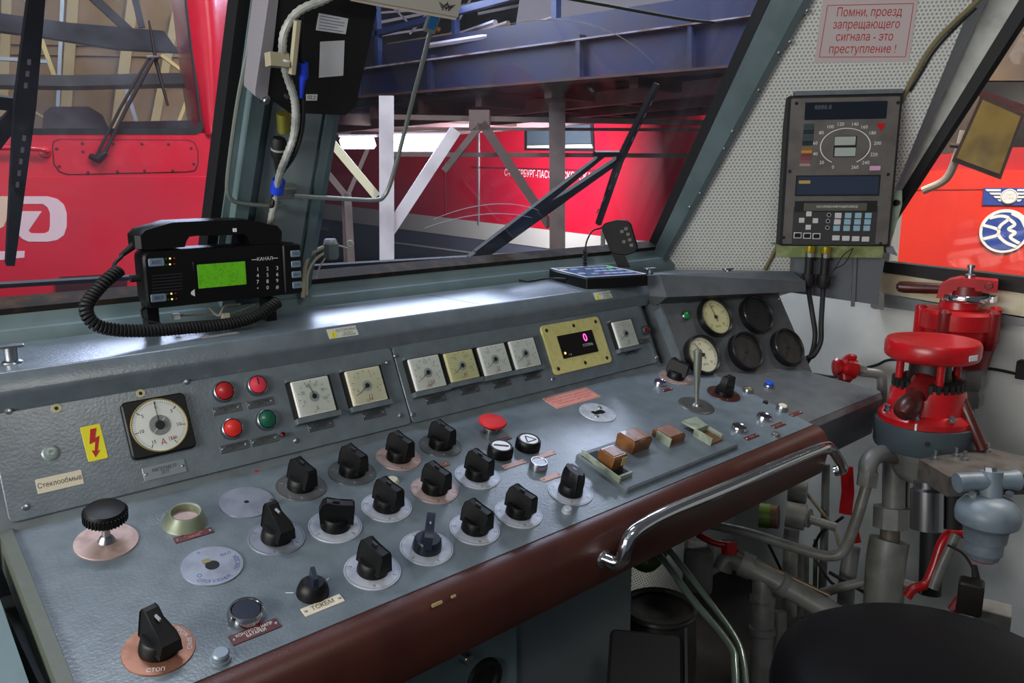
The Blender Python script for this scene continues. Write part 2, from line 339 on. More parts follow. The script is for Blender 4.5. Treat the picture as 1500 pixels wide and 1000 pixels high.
# side window: frame strips, sill, pane
fr3 = lambda px, py: FR_.uv(px, py)
dg = lambda a, b, t: lerp(fr3(*a), fr3(*b), t)
FRAMEM = mat('white_frame', '#c3c5c0', .5, col2='#aeb1ab', cscale=20)
e0, e1 = cpx((1310, 280), (1425, 0), -.45), cpx((1310, 280), (1425, 0), 1.5)
P_ = [FC.P(*e0), FC.P(*e1)]
g0, g1 = dg((1312, 282), (1447, 0), -.42), dg((1312, 282), (1447, 0), 1.45)
t4 = struct('trim_4', MB().loft([[P_[0], P_[1], FC.P(e1[0], e1[1], -.02), FC.P(e0[0], e0[1], -.02)], [FR_.P(*g0, .012), FR_.P(*g1, .012), FR_.P(*g1, -.01), FR_.P(*g0, -.01)]]), mat('side_reveal', '#a9b0b8', .5))
h0, h1 = dg((1318, 290), (1497, 0), -.36), dg((1318, 290), (1497, 0), 1.3)
k0, k1 = dg((1336, 283), (1520, 0), -.36), dg((1336, 283), (1520, 0), 1.3)
w3 = struct('window_3', MB().prism([g0, h0, h1, g1], -.02, .012), FRAMEM, FR_.M(0, 0))
part('diagonal_seal', MB().prism([h0, k0, k1, h1], -.022, .018), RUBBER, w3)
b0, b1, b2, b3 = fr3(1288, 396), fr3(1500, 428), fr3(1288, 381), fr3(1500, 405)
part('bottom_seal', MB().prism([b0, dg((1288, 396), (1500, 428), 3.2), dg((1288, 381), (1500, 405), 3.2), b2], -.022, .02), RUBBER, w3)
part('frame_rail', MB().prism([fr3(1280, 428), dg((1288, 428), (1500, 462), 3.2), dg((1288, 396), (1500, 428), 3.2), fr3(1280, 396)], -.022, .012), CREAM, w3)
part('pane', MB().prism([h0, dg((1288, 390), (1500, 420), 3.2), (dg((1288, 390), (1500, 420), 3.2)[0], k1[1]), k1], -.016, -.011), WIN2, w3)
screws(w3, FR_, [(1436, 108), (1450, 88)], base=FR_.M(0, 0), c=.013, s=1.5)
sill = struct('trim_5', MB().prism([fr3(1286, 446), dg((1300, 446), (1500, 474), 3.2), dg((1300, 428), (1500, 462), 3.2), fr3(1286, 427)], -.02, .03), mat('sill_grey', '#7e8588', .5, col2='#6e7477', cscale=14), FR_.M(0, 0))
# ================================================================== control console
con = thing('control_console', 'long grey driver control console with sloping desk and brown padded front edge', 'control console', Matrix.Translation((.8, 1.1, 0)))
CI = con.matrix_world.copy(); CI = Matrix.Translation((-.8, -1.1, 0))
def cpart(name, mb, m, label=None, fr=None, ang=35): return part(name, mb, m, con, CI @ fr.M(0, 0) if fr else CI, label, ang)
vF, vB = FD.uv(760, 801)[1], FD.uv(520, 653)[1]
q1, q2, q3 = FD.uv(1190, 546), FD.uv(1290, 573), FD.uv(1196, 619)
GREYG = mat('gauge_section_shaded_grey', '#575b5e', .38, bump=.2, bscale=300, col2='#4d5154', cscale=25)  # darker neutral grey, with the shade at this end put into the colour
cpart('desk_top', MB().prism([(.14, vF), (1.60, vF), (1.60, vB+.02), (.14, vB+.02)], -.02, 0), GREY, fr=FD)
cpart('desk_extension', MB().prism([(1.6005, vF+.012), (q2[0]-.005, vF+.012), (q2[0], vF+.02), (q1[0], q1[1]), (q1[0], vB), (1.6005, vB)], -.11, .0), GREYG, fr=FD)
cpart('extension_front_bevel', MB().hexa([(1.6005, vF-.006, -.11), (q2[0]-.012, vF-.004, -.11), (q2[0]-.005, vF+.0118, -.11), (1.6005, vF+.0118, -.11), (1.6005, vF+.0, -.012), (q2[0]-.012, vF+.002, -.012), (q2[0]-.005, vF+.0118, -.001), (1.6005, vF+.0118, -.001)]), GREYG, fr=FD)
cpart('desk_side_rim', MB().prism([(.124, vF-.01), (.139, vF-.01), (.139, vB+.1), (.124, vB+.1)], -.06, .004), mat('worn_rim', '#555a4e', .5, bump=.3, bscale=90, col2='#5a5f58', cscale=40, cmix=(.5, .8)), fr=FD)
padp = [(.815, -.5365), (.803, -.5355), (.790, -.5385), (.779, -.546), (.772, -.558), (.769, -.575), (.770, -.60), (.774, -.625), (.781, -.642), (.792, -.648), (.83, -.648), (.83, -.56)]
pad = cpart('front_pad', xprism(MB(), padp, .09, 1.605), BROWN, 'brown vinyl pad along the front edge')
part('paint_chip', MB().plate(.018, .005, .0006, .002), mat('bare_foam', '#b49a6a', .8), pad, zaxis(hit(640, 884, W(0, .772, 0), Vector((0, 1, 0)))+Vector((0, -.0006, 0)), (0, -1, .35)))
part('paint_chip', MB().plate(.009, .004, .0006, .002), mat('bare_foam', '#b49a6a', .8), pad, zaxis(hit(664, 873, W(0, .772, 0), Vector((0, 1, 0)))+Vector((0, -.0006, 0)), (0, -1, .35)))
# panel body behind the plates
pb = FP.uv(300, 696)[1]; pt = FP.uv(300, 555)[1]
bodyp = [(1.1484, -.47), (1.146, -.446)]
def pyz(v, c): p = FP.P(0, v, c); return (p.y, p.z-1.4)
cpart('panel_body', xprism(MB(), [(1.20, -.56), (1.1445, -.4465), pyz(.012, .0), pyz(pt+.004, 0), (1.436, -.30), (1.436, -.56)], .108, 1.497), GREYD)
def seam(px, py): return FP.uv(px, py)[0]
xs = [.137, seam(586, 562), 1.486]
for i, (a, b) in enumerate(((xs[0], xs[1]-.0012), (xs[1]+.0012, xs[2]))):
    w_, h_ = b-a, pt-pb
    pl = cpart('panel_plate', MB().plate(w_, h_, .004, .008, .0012, (0, 0)), GREY, None)
    pl.matrix_local = CI @ FP.M((a+b)/2, (pb+pt)/2, .0003)
PTOP = .0043
L3 = pyz(pt, 0)
hood = [pyz(pt-.002, .0005), (1.2135, -.2980), (1.205, -.2770), (1.2035, -.2725), (1.2045, -.2690), (1.2165, -.2490), (1.2185, -.2468), (1.222, -.2460), (1.4365, -.2460), (1.4365, -.31), (1.24, -.31)]
cpart('shelf_hood', xprism(MB(), hood, .085, 1.52), GREY)
cpart('hood_seam', xprism(MB(), [(1.43, -.2462), (1.23, -.2462), (1.23, -.2457), (1.43, -.2457)], .9995, 1.0005), INK)
# gauge section, turned toward the driver
gu = lambda px, py: FG.uv(px, py)
gbl, gbr, gtr, gtl = gu(1010, 562), gu(1190, 546), gu(1139, 427), gu(966, 441)
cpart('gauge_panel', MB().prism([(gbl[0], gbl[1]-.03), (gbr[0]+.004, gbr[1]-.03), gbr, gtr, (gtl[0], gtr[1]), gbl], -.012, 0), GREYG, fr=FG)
def gside(u0, u1): # closing body behind the gauge panel
    return MB().loft([[FG.P(gbl[0], -.04, -.013), FG.P(gbr[0], -.04, -.013), FG.P(gtr[0]+.0, gtr[1], -.013), FG.P(gtl[0], gtr[1], -.013)],
                      [W(1.50, 1.44, -.56), W(1.88, 1.44, -.56), W(1.88, 1.44, -.28), W(1.50, 1.44, -.28)]])
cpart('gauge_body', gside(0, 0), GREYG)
FGh = Fr(FG.o+FG.n*.035, FG.u, FG.v)
a_, b_ = FGh.uv(1139, 429), FGh.uv(985, 432); c_, d_ = FGh.uv(1166, 393), FGh.uv(985, 397); e_ = FGh.uv(1180, 412)
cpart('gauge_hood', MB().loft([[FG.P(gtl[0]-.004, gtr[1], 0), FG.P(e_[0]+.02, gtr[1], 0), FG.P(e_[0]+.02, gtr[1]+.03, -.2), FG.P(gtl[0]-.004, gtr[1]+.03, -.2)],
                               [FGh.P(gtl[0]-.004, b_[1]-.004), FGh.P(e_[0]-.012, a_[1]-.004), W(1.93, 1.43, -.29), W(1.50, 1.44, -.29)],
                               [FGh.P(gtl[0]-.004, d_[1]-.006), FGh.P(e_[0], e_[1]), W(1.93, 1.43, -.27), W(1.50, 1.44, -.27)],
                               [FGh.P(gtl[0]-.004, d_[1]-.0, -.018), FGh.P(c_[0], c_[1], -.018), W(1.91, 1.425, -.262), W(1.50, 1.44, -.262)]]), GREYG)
cpart('division_strip', MB().loft([[FG.P(gtl[0]-.004, gtr[1]-.01, .001), FG.P(gtl[0]+.003, gtr[1]-.01, .001), FG.P(gtl[0]+.003, gtr[1]-.01, -.05), FG.P(gtl[0]-.004, gtr[1]-.01, -.05)],
                                   [FG.P(gbl[0]-.004, gbl[1], .001), FG.P(gbl[0]+.003, gbl[1], .001), FG.P(gbl[0]+.003, gbl[1], -.07), FG.P(gbl[0]-.004, gbl[1], -.07)]]), GREY)
# pedestal
ped = cpart('pedestal', MB().box(.30, 1.107, .905, 1.40, 0, .87), mat('pedestal_grey', '#5d666a', .5, bump=.2, bscale=200))
FPD = Fr(W(0, .905, -.9), XA, ZA)
c0 = FPD.uv(700, 990)
part('service_plate', MB().box(.32, FPD.uv(752, 950)[0], -.45, .37, -.002, .008), GREEN_GREY, con, CI @ FPD.M(0, 0))
part('round_port', MB().lathe([(.0, .010), (.022, .010), (.024, .016), (.034, .016), (.036, .0081)], 28), BLACKM, con, CI @ FPD.M(*FPD.uv(704, 990)))
part('push_stud', MB().lathe([(0, .022), (.008, .022), (.010, .019), (.0105, .0081)], 18), STEEL, con, CI @ FPD.M(*FPD.uv(676, 958)))
# chrome handrail
hy = .735
HF = Fr(W(0, hy, 0), XA, ZA)
hp = lambda px, py: HF.P(*HF.uv(px, py))
pa = hit(883, 817, W(0, .772, 0), Vector((0, 1, 0))); pz = hit(1222, 690, W(0, .772, 0), Vector((0, 1, 0)))
hr = bez([pa, pa+Vector((.008, -.03, .002)), hp(922, 787), hp(948, 766), hp(990, 745), hp(1050, 720), hp(1120, 690), hp(1180, 665), hp(1208, 655), hp(1222, 658)+Vector((0, .006, 0)), pz+Vector((.002, -.018, .012)), pz], 6)
rail = cpart('handrail', MB().tube(hr, .0115, 14), CHROME, 'chrome grab rail', ang=60)
part('mount_flange', MB().lathe([(0, .004), (.013, .004), (.016, 0)], 18), CHROME, rail, zaxis(pa+Vector((0, -.002, 0)), (0, -1, .1)))
# screws of the panel
screws(con, FP, [(12, 603), (37, 743), (272, 560), (432, 646), (585, 609), (603, 608), (566, 489+43), (808, 556), (960, 524), (578, 522)], base=Matrix.Translation((.8, 1.1, 0)), c=PTOP)
screws(con, FG, [(1142, 437), (1185, 546), (1098, 440)], base=Matrix.Translation((.8, 1.1, 0)), s=.7)
HOLE = mat('worn_hole', '#b8b48a', .6)
for p in ((82, 599), (205, 577)):
    o = part('open_hole', MB().lathe([(.0026, .0003), (.0028, .0012), (.0062, .0012), (.0065, 0)], 16), HOLE, con, CI @ FP.at(*p, PTOP))
    part('bore', MB().lathe([(0, .0004), (.0028, .0004)], 12), BLACK, o)
part('cable_grommet', MB().lathe([(0, .003), (.003, .0045), (.004, .0045), (.0045, .002), (.008, .002), (.0105, .001), (.0115, 0)], 20), mat('dull_metal_grey', '#8f9a98', .4, .4), con, CI @ FP.at(74, 664, PTOP))
# cabinet to the left of the console
FDL = Fr(FD.o-FD.n*.012, FD.u, FD.v)
solo('side_cabinet', MB().prism([(-.5, vF-.15), (.104, vF-.15), (.104, vB-.012), (-.5, vB-.012)], -.6, 0), GREEN_GREY, 'grey green cabinet edge left of the console', 'cabinet', FDL.M(0, 0))
cpart('console_side', MB().box(.118, .30, .83, 1.40, 0, .85), mat('shaded_console_side', '#3a4042', .6))  # dark colour stands in for the shade inside the side gap
# ================================================================== controls on the sloping desk
DR = .0389
def disk_mesh(): return MB().lathe([(0, .0018), (.0385, .0018), (DR, .001), (DR, 0)], 40)
def knob_base(): return MB().lathe([(0, .019), (.0175, .019), (.0195, .017), (.0215, .006), (.0215, .0018)], 26)
def knob_bar(L=.05, th=.0075, H=.045, taper=.8):
    prof = [(-L/2, .006), (-L/2-.001, H-.005), (-L/2+.004, H), (L/2-.012, H+.002), (L/2-.004, H-.004), (L/2, .030), (L/2-.002, .010), (L/2-.006, .006)]
    mb = MB(); w = lambda z: th*(1-(1-taper)*z/H)+(.004 if z < .012 else 0)
    mb.loft([[(-w(z), y, z) for y, z in prof], [(-w(z)*.999, y, z) for y, z in prof][:], [(w(z), y, z) for y, z in prof]]); return mb
def knob_bar():
    L, th, H = .05, .0078, .044
    prof = [(-L/2, .012), (-L/2, H-.004), (-L/2+.003, H-.001), (0, H), (L/2-.010, H+.003), (L/2-.004, H-.001), (L/2, .030), (L/2-.003, .012)]
    w = lambda z: th+(.0045 if z < .013 else 0)
    rings = [[(-w(z)+.0012, y*.97, z) for y, z in prof], [(-w(z), y, z-.001) for y, z in prof], [(w(z), y, z-.001) for y, z in prof], [(w(z)-.0012, y*.97, z) for y, z in prof]]
    return MB().loft(rings)
def knob_pear():
    prof = [(-.026, .012), (-.027, .030), (-.018, .036), (.004, .042), (.014, .050), (.021, .050), (.025, .043), (.024, .012)]
    def w(y, z): return (.011 if y < 0 else .0085) + (.003 if z < .014 else 0)
    rings = [[(-w(y, z)+.0015, y*.97, z) for y, z in prof], [(-w(y, z), y, z-.001) for y, z in prof], [(w(y, z), y, z-.001) for y, z in prof], [(w(y, z)-.0015, y*.97, z) for y, z in prof]]
    return MB().loft(rings)
def knob_flute():
    n = 28; rings = []
    for z, s in ((.012, 1), (.030, 1), (.040, .93), (.046, .8)):
        rings.append([(.0135*s*math.cos(a)*(1+.07*math.cos(8*a)), .024*s*math.sin(a)*(1+.07*math.cos(8*a)), z) for a in [2*math.pi*k/n for k in range(n)]])
    return MB().loft(rings)
def knob_slim():
    prof = [(-.022, .014), (-.023, .036), (-.016, .042), (.010, .050), (.018, .050), (.021, .044), (.021, .014)]
    rings = [[(-.0062, y, z) for y, z in prof], [(.0062, y, z) for y, z in prof]]
    return MB().loft(rings)
BLUEBLK = mat('blue_black_plastic', '#1a2433', .3)
KN = {'bar': (knob_bar, BLACK), 'pear': (knob_pear, BLACK), 'flute': (knob_flute, BLACK), 'slim': (knob_slim, BLUEBLK)}
def dloc(t, px, py, c=0, rot=0, fr=None): return t.matrix_world.inverted() @ (fr or FD).at(px, py, c, rot)
def nameplate(t, px, py, w, h, m, fr=None, c=0, body=None, size=.006, ink=None, rivets=True, rot=0, sx=.8):
    bpy.context.view_layer.update() if False else None
    M = MW[t.name].inverted() @ (fr or FD).at(px, py, c, rot)
    p = part('nameplate', MB().plate(w, h, .0012, .001, .0003), m, t, M)
    if rivets:
        for s in (-1, 1): part('rivet', shared('rivet', lambda: MB().lathe([(0, .0022), (.0012, .002), (.0022, .0012)], 8), STEEL), STEEL, p, T(s*(w/2-.004), 0, 0))
    if body: text(p, body, size, ink or INK, T(0, 0, .00135), sx=sx, line=.85)
    return p
MW = {}
def thingm(name, label, cat, M, group=None):
    o = thing(name, label, cat, M, group); MW[o.name] = M.copy(); return o
def ticks(n, r0, r1, a0, a1, w=.0006, z=.0019):
    mb = MB()
    for k in range(n):
        a = R_(a0+(a1-a0)*k/max(n-1, 1)); M = Matrix.Rotation(a, 4, 'Z'); mb.box(r0, r1, -w, w, z, z+.0001, M)
    return mb
GSW = 'rotary switches on the desk'
def rotary(px, py, rot, dm, label, kind='bar', marks=True, fr=None):
    t = thingm('rotary_switch', label, 'rotary switch', (fr or FD).at(px, py), GSW)
    d = part('scale_disk', shared('disk_'+dm.name, disk_mesh, dm), dm, t)
    if marks:
        for a, s in ((90+rot-40, '1'), (90+rot+40, '2'), (-90+rot-35, '0'), (-90+rot+35, '3')):
            text(d, s, .0075, INKG if dm in (CLEAR_D, CLEAR_R, COPPER_D) else INK, T(.031*math.cos(R_(a)), .031*math.sin(R_(a)), .0019, a-90), 'scale_mark')
        part('scale_ring', shared('scale_ring', lambda: MB().loft([[(r*math.cos(2*math.pi*k/40), r*math.sin(2*math.pi*k/40), .0019) for k in range(40)] for r in (.0362, .0367)], caps=False), INK), INK, d)
    fn, m = KN[kind]
    b = part('knob_base', shared('knob_base_'+m.name, knob_base, m), m, t, T(rz=rot))
    h = part('knob_handle', shared('knob_'+kind, fn, m), m, t, T(rz=rot))
    part('pointer_mark', MB().box(-.0012, .0012, -.004, .006, .0438 if kind == 'bar' else .0442, .0462 if kind == 'bar' else .0470), INKG if kind != 'bar' else mat('dark_mark', '#2c2c30', .5), h)
    return t
r1 = rotary(232.7, 951, 11, COPPER_D, 'black pear-shaped knob on coppery disk at the lower left desk corner', 'pear', False)
for s, a in (('СТОП', -125), ('ПРОЖ.', 10), ('ЯРКО', -28)): text(r1.children[0], s, .0075, INKW, T(.0315*math.cos(R_(a)), .0315*math.sin(R_(a)), .0019, a+90 if a < -60 else a-90), 'scale_mark', sx=.9)
rotary(405, 788, 5, ALU, 'black pear-shaped knob on silver disk, right of the keyhole disk', 'pear')
rotary(441, 713, 10, CLEAR_D, 'black bar knob on smoky disk, leftmost of the rear row')
rotary(515.5, 692, 12, CLEAR_D, 'black bar knob on smoky disk, second of the rear row')
rotary(584, 671, 11, PINK_D, 'black bar knob on pinkish disk, third of the rear row')
rotary(645, 653, 11, CLEAR_D, 'black bar knob on smoky disk, last of the rear row below the four meters')
rotary(491, 771, 62, ALUW, 'black bar knob turned sideways showing its broad face')
rotary(566.5, 742.5, 11, ALUW, 'black bar knob on pale disk, right of the sideways knob')
rotary(636.5, 717.6, 11, PINK_D, 'black bar knob on pinkish disk in the middle row')
rotary(699, 697.5, 11, ALUW, 'black bar knob on pale disk in front of the round white button')
rotary(545.5, 836, 8, ALUW, 'black bar knob on pale disk, leftmost of the front row')
rotary(625, 803, -38, ALUW, 'slim blue-black knob pointing at the viewer on a pale disk', 'slim')
rotary(695.5, 775, 11, ALUW, 'black bar knob on pale disk, just right of the slim blue-black knob')
rotary(759.5, 752, 12, ALUW, 'black bar knob on pale disk, rightmost bar knob of the front row')
rotary(835, 721, -5, ALUW, 'black fluted knob on white disk beside the key block', 'flute')
rotary(989, 553, 20, PINK_D, 'black bar knob behind the metal lever, below the cream gauge')
rotary(1060, 577, 100, CLEAR_R, 'black bar knob on dark red disk right of the metal lever')
# pull knob on a stalk
t = thingm('pull_knob', 'black ribbed mushroom pull knob on a steel stalk', 'pull knob', FD.at(156, 793))
part('scale_disk', shared('disk_'+PINK_D.name, disk_mesh, PINK_D), PINK_D, t)
part('collar', MB().lathe([(0, .010), (.006, .010), (.0085, .007), (.011, .0018)], 18), STEEL, t)
part('stalk', MB().lathe([(.0052, .008), (.0052, .034), (0, .034)], 16), STEEL, t)
k = part('knob_cap', MB().lathe([(.0, .030), (.016, .031), (.0245, .036), (.0262, .042), (.0262, .047), (.023, .053), (.012, .0555), (0, .056)], 36), BLACK, t)
rb = MB()
for i in range(36): rb.box(.0255, .0272, -.0009, .0009, .037, .049, Matrix.Rotation(2*math.pi*i/36, 4, 'Z'))
part('grip_ribs', rb, BLACK, k)
# collar ring
t = thingm('lamp_collar', 'olive metal collar with an empty round opening at the rear left of the desk', 'collar', FD.at(271, 765))
part('collar_ring', MB().lathe([(.030, 0), (.028, .004), (.0235, .016), (.021, .019), (.0185, .018), (.0175, .014), (.0175, .003)], 32), mat('olive_metal', '#8f9780', .4, .3), t)
part('opening', MB().lathe([(0, .005), (.0178, .005)], 24), mat('dark_violet', '#2a2230', .4), t)
part('window_glass', MB().lathe([(0, .009), (.0187, .009)], 24), PINK_D, t)
nameplate(t, 284, 784, .052, .013, PLATE_BR, body='ОТОПЛЕНИЕ\nПОЕЗДА', size=.005, ink=INKP)
# plain disks
t = thingm('blank_disk', 'bare silver disk with a small centre hole at the desk rear', 'disk', FD.at(361, 736))
part('plate', shared('disk_'+ALU.name, disk_mesh, ALU), ALU, t)
part('centre_hole', MB().lathe([(0, .0021), (.0032, .0021), (.0036, .0018)], 14), BLACK, t)
o = part('stud', MB().lathe([(0, .0095), (.0035, .0095), (.0045, .008), (.0045, .0)], 14), mat('brown_stud', '#5a4a44', .4, .5), t, T(.030, -.022, 0))
t = thingm('keyhole_disk', 'silver lettered disk with a keyhole slot, front left of the desk', 'disk', FD.at(311, 829))
d = part('plate', shared('disk_'+ALU.name, disk_mesh, ALU), ALU, t)
part('keyhole', MB().prism([(.009*math.cos(a), .009*math.sin(a)) for a in [2*math.pi*i/20 for i in range(20)]], .0019, .0021), BLACK, t)
part('key_slot', MB().cbox((-.004, .011, .0021), (.010, .008, .0006)), mat('brass_edge', '#8a8258', .4, .6), t)
s = 'ОТОПЛЕНИЕ  ПОЕЗДА'
for i, ch in enumerate(s):
    if ch == ' ': continue
    a = -150 + i*145/(len(s)-1)+10; text(d, ch, .0078, INKB, T(.0318*math.cos(R_(a)), .0318*math.sin(R_(a)), .0019, a+90))
text(d, 'О', .009, INKB, T(-.021, -.012, .0019)); text(d, 'ВКЛ', .007, INKB, T(.023, .013, .0019)); text(d, '0', .007, INKB, T(-.006, .031, .0019))
t = thingm('slotted_disk', 'pale disk with a dark rectangular slot behind the brown keys', 'disk', FD.at(875.5, 604.5))
part('plate', shared('disk_'+ALUW.name, disk_mesh, ALUW), ALUW, t)
part('slot', MB().prism([(-.014, -.005), (-.006, -.007), (.0, -.007), (.003, -.010), (.016, -.008), (.016, .004), (.006, .006), (-.004, .004), (-.006, .008), (-.015, .007)], .0019, .0022), BLACK, t)
part('screw', shared('screw_'+STEEL.name, SCREW, STEEL), STEEL, t, T(.018, .012, .0019)); part('screw', shared('screw_'+STEEL.name, SCREW, STEEL), STEEL, t, T(-.016, -.012, .0019))
for a in range(0, 360, 40): text(t.children[0], str(a//40), .006, INK, T(.034*math.cos(R_(a)), .034*math.sin(R_(a)), .0019, a-90), 'scale_mark')
# small pointer knob TSKBM
t = thingm('selector_switch', 'small black pointer knob above the cream lettered plate', 'selector switch', FD.at(458, 868))
part('knob_base', MB().lathe([(0, .019), (.013, .0185), (.018, .014), (.0205, .006), (.021, 0)], 28), BLACK, t)
part('pointer', MB().loft([[(-.004, -.014, .014), (.004, -.014, .014), (.004, .012, .014), (-.004, .012, .014)], [(-.0028, -.010, .030), (.0028, -.010, .030), (.0028, .010, .034), (-.0028, .010, .034)]]), BLUEBLK, t, T(rz=-14))
nameplate(t, 473, 886.5, .055, .015, PLATE_CR, body='ТСКБМ', size=.010, sx=.9)
for s, a in ((-1, 150), (1, 25)): part('index_line', MB().box(-.005, .005, -.0005, .0005, 0, .0003), INKW, t, T(.029*math.cos(R_(a)), .029*math.sin(R_(a)), 0, a))
# push buttons
def push(px, py, label, r=.0165, h=.010, ring=CHROME, cap=BLACK, capz=None, cat='push button', group='push buttons on the desk'):
    t = thingm('push_button', label, cat, FD.at(px, py), group)
    part('bezel', MB().lathe([(r*.74, h-.003), (r*.80, h), (r*.9, h), (r*.97, h-.003), (r, h*.5), (r, 0)], 30), ring, t)
    z = h-.0012 if capz is None else capz
    part('cap', MB().lathe([(0, z), (r*.735, z), (r*.74, z-.001), (r*.74, .001)] if capz is None else [(0, z), (r*.6, z), (r*.72, z-.002), (r*.74, .001)], 26), cap, t); return t
NAVY = mat('navy_button', '#141a2e', .3); BLUE = mat('bright_blue', '#1452c8', .35, coat=.4); CREAMB = mat('cream_button', '#cfc9b0', .4); PURP = mat('dark_violet_button', '#3a1f45', .35)
t = push(360, 902, 'chrome-ringed black button above the lettered brown plate at the front', .0225, .012, CHROME, NAVY)
nameplate(t, 374, 925, .060, .017, PLATE_BR, body='КОНТРОЛЬ НАПР\nБАТАРЕИ', size=.0066, ink=INKW)
t = push(788, 685, 'plain metal push button in front of the two illuminated buttons', .0165, .014, STEEL, ALUW)
nameplate(t, 807, 699, .044, .012, PLATE_PK)
t = push(966, 563, 'small chrome button with dark violet cap near the panel base', .0145, .010, CHROME, PURP)
nameplate(t, 977, 571, .034, .010, PLATE_BR)
t = push(1095, 573, 'small yellowish chrome button between dark red disk and blue button', .013, .008, STEEL, mat('olive_button', '#6f6a48', .4))
t = push(1126, 566, 'bright blue push button at the desk right rear', .013, .006, STEEL, BLUE, .013)
t = push(1145, 600, 'cream push button right of the blue button', .0135, .011, STEEL, CREAMB, .013)
nameplate(t, 1166, 606, .045, .012, PLATE_BR)
t = push(1082, 629, 'chrome-ringed black button at the front, right of the grey key frame', .0175, .009, CHROME, BLACKM)
nameplate(t, 1101, 640, .045, .012, PLATE_BR, body='ПЕСОК', size=.006, ink=INKG)
t = push(1119, 613, 'chrome-ringed navy button between cream and black buttons', .0175, .009, CHROME, NAVY)
nameplate(t, 1140, 623, .045, .014, PLATE_BR, body='СИГНАЛ', size=.006, ink=INKG)
# illuminated buttons
LENS = mat('white_lens', '#eef0f6', .5)
def lens(px, py, label, kind):
    t = thingm('illuminated_button', label, 'push button', FD.at(px, py), 'illuminated buttons')
    part('bezel', MB().lathe([(.0165, .017), (.0178, .019), (.0205, .019), (.0225, .016), (.0235, .010), (.0235, 0)], 32), BLACK, t)
    l = part('lens', MB().lathe([(0, .0182), (.0165, .0182), (.0178, .0170), (.0178, .010), (0, .010)], 28), LENS, t)
    if kind == 'bar': part('symbol', MB().prism([(-.013, .006), (-.009, .0095), (.013, -.006), (.009, -.0095)], .0183, .0187, T()), BLACK, l)
    else:
        q = MB(); pts = [(-.011, -.008), (.011, -.008), (0, .011)]
        for i in range(3):
            a, b = Vector(pts[i]+(0,)), Vector(pts[(i+1) % 3]+(0,)); d = (b-a).normalized(); n = Vector((-d.y, d.x, 0))*.0012
            q.hexa([a-n+Vector((0, 0, .0183)), b-n+Vector((0, 0, .0183)), b+n+Vector((0, 0, .0183)), a+n+Vector((0, 0, .0183)), a-n+Vector((0, 0, .0187)), b-n+Vector((0, 0, .0187)), b+n+Vector((0, 0, .0187)), a+n+Vector((0, 0, .0187))])
        part('symbol', q, BLACK, l)
    return t
t = lens(732, 665, 'black-ringed white button with a diagonal dark bar', 'bar'); nameplate(t, 753, 680, .052, .012, PLATE_PK)
t = lens(772.5, 655, 'black-ringed white button with a triangle sign', 'tri'); nameplate(t, 797, 667, .052, .012, PLATE_PK)
# red mushroom button
t = thingm('emergency_button', 'red mushroom-head push button near the panel base', 'push button', FD.at(719, 632))
part('collar', MB().lathe([(0, .010), (.013, .010), (.0145, .008), (.0145, 0)], 24), STEEL, t)
part('head', MB().lathe([(0, .010), (.010, .011), (.0245, .018), (.027, .0215), (.0255, .0245), (.014, .0275), (0, .0285)], 36), mat('signal_red', '#d3121c', .6), t)
nameplate(t, 736, 644, .04, .010, PLATE_BR)
# small caps and studs
def cap(px, py, label, r=.0105, h=.007, m=STEEL):
    t = thingm('desk_plug', label, 'plug', FD.at(px, py), 'small plugs on the desk')
    part('flange', MB().lathe([(0, h*.3), (r, h*.3), (r*1.05, 0)], 22), m, t); part('head', MB().lathe([(0, h), (r*.7, h), (r*.85, h*.8), (r*.85, h*.3)], 22), m, t); return t
cap(323, 966, 'small grey metal cap at the desk front, below the lettered brown plate', .0115, .012, mat('grey_cap', '#7e8a94', .4, .3))
cap(575, 705, 'cream domed bolt between the rear and middle knob rows', .0105, .006, CREAMB)
cap(830.5, 749, 'small pale bolt in front of the fluted knob', .009, .008, ALUW)
cap(1136, 638, 'small clear cap at the right front corner of the desk', .0095, .008, CLEAR_D)
cap(1121, 590, 'tiny dark stud between the navy and blue buttons', .006, .006, BLACKM)
o = solo('nameplate', MB().plate(.046, .012, .0012, .001, .0003), COPPER_D, 'worn brown nameplate with two rivets below the rear knob row', 'nameplate', FD.at(641, 683))
for s in (-1, 1): part('rivet', CACHE['rivet'], STEEL, o, T(s*.018, 0, 0))
# pink instruction label
t = thingm('instruction_label', 'pink three-line instruction label on the desk behind the slotted disk', 'label', FD.at(838, 582.5))
w_ = FD.uv(885, 573)[0]-FD.uv(796, 590)[0]
PNK = mat('salmon_label', '#d79a8c', .5)
part('sheet', MB().plate(.134, .046, .0006, .001, .0002), PNK, t)
fb = MB()
for y in (-.0195, .0195): fb.box(-.063, .063, y-.0006, y+.0006, .0006, .0008)
for x in (-.063, .063): fb.box(x-.0006, x+.0006, -.0195, .0195, .0006, .0008)
part('border', fb, INKR, t)
text(t, 'ПЕРЕД НАЧАЛОМ ДВИЖЕНИЯ\nУБЕДИСЬ В РАЗРЕШАЮЩЕМ\nПОКАЗАНИИ СВЕТОФОРА', .0098, INKR, T(0, 0, .0008), sx=.86, line=1.05)
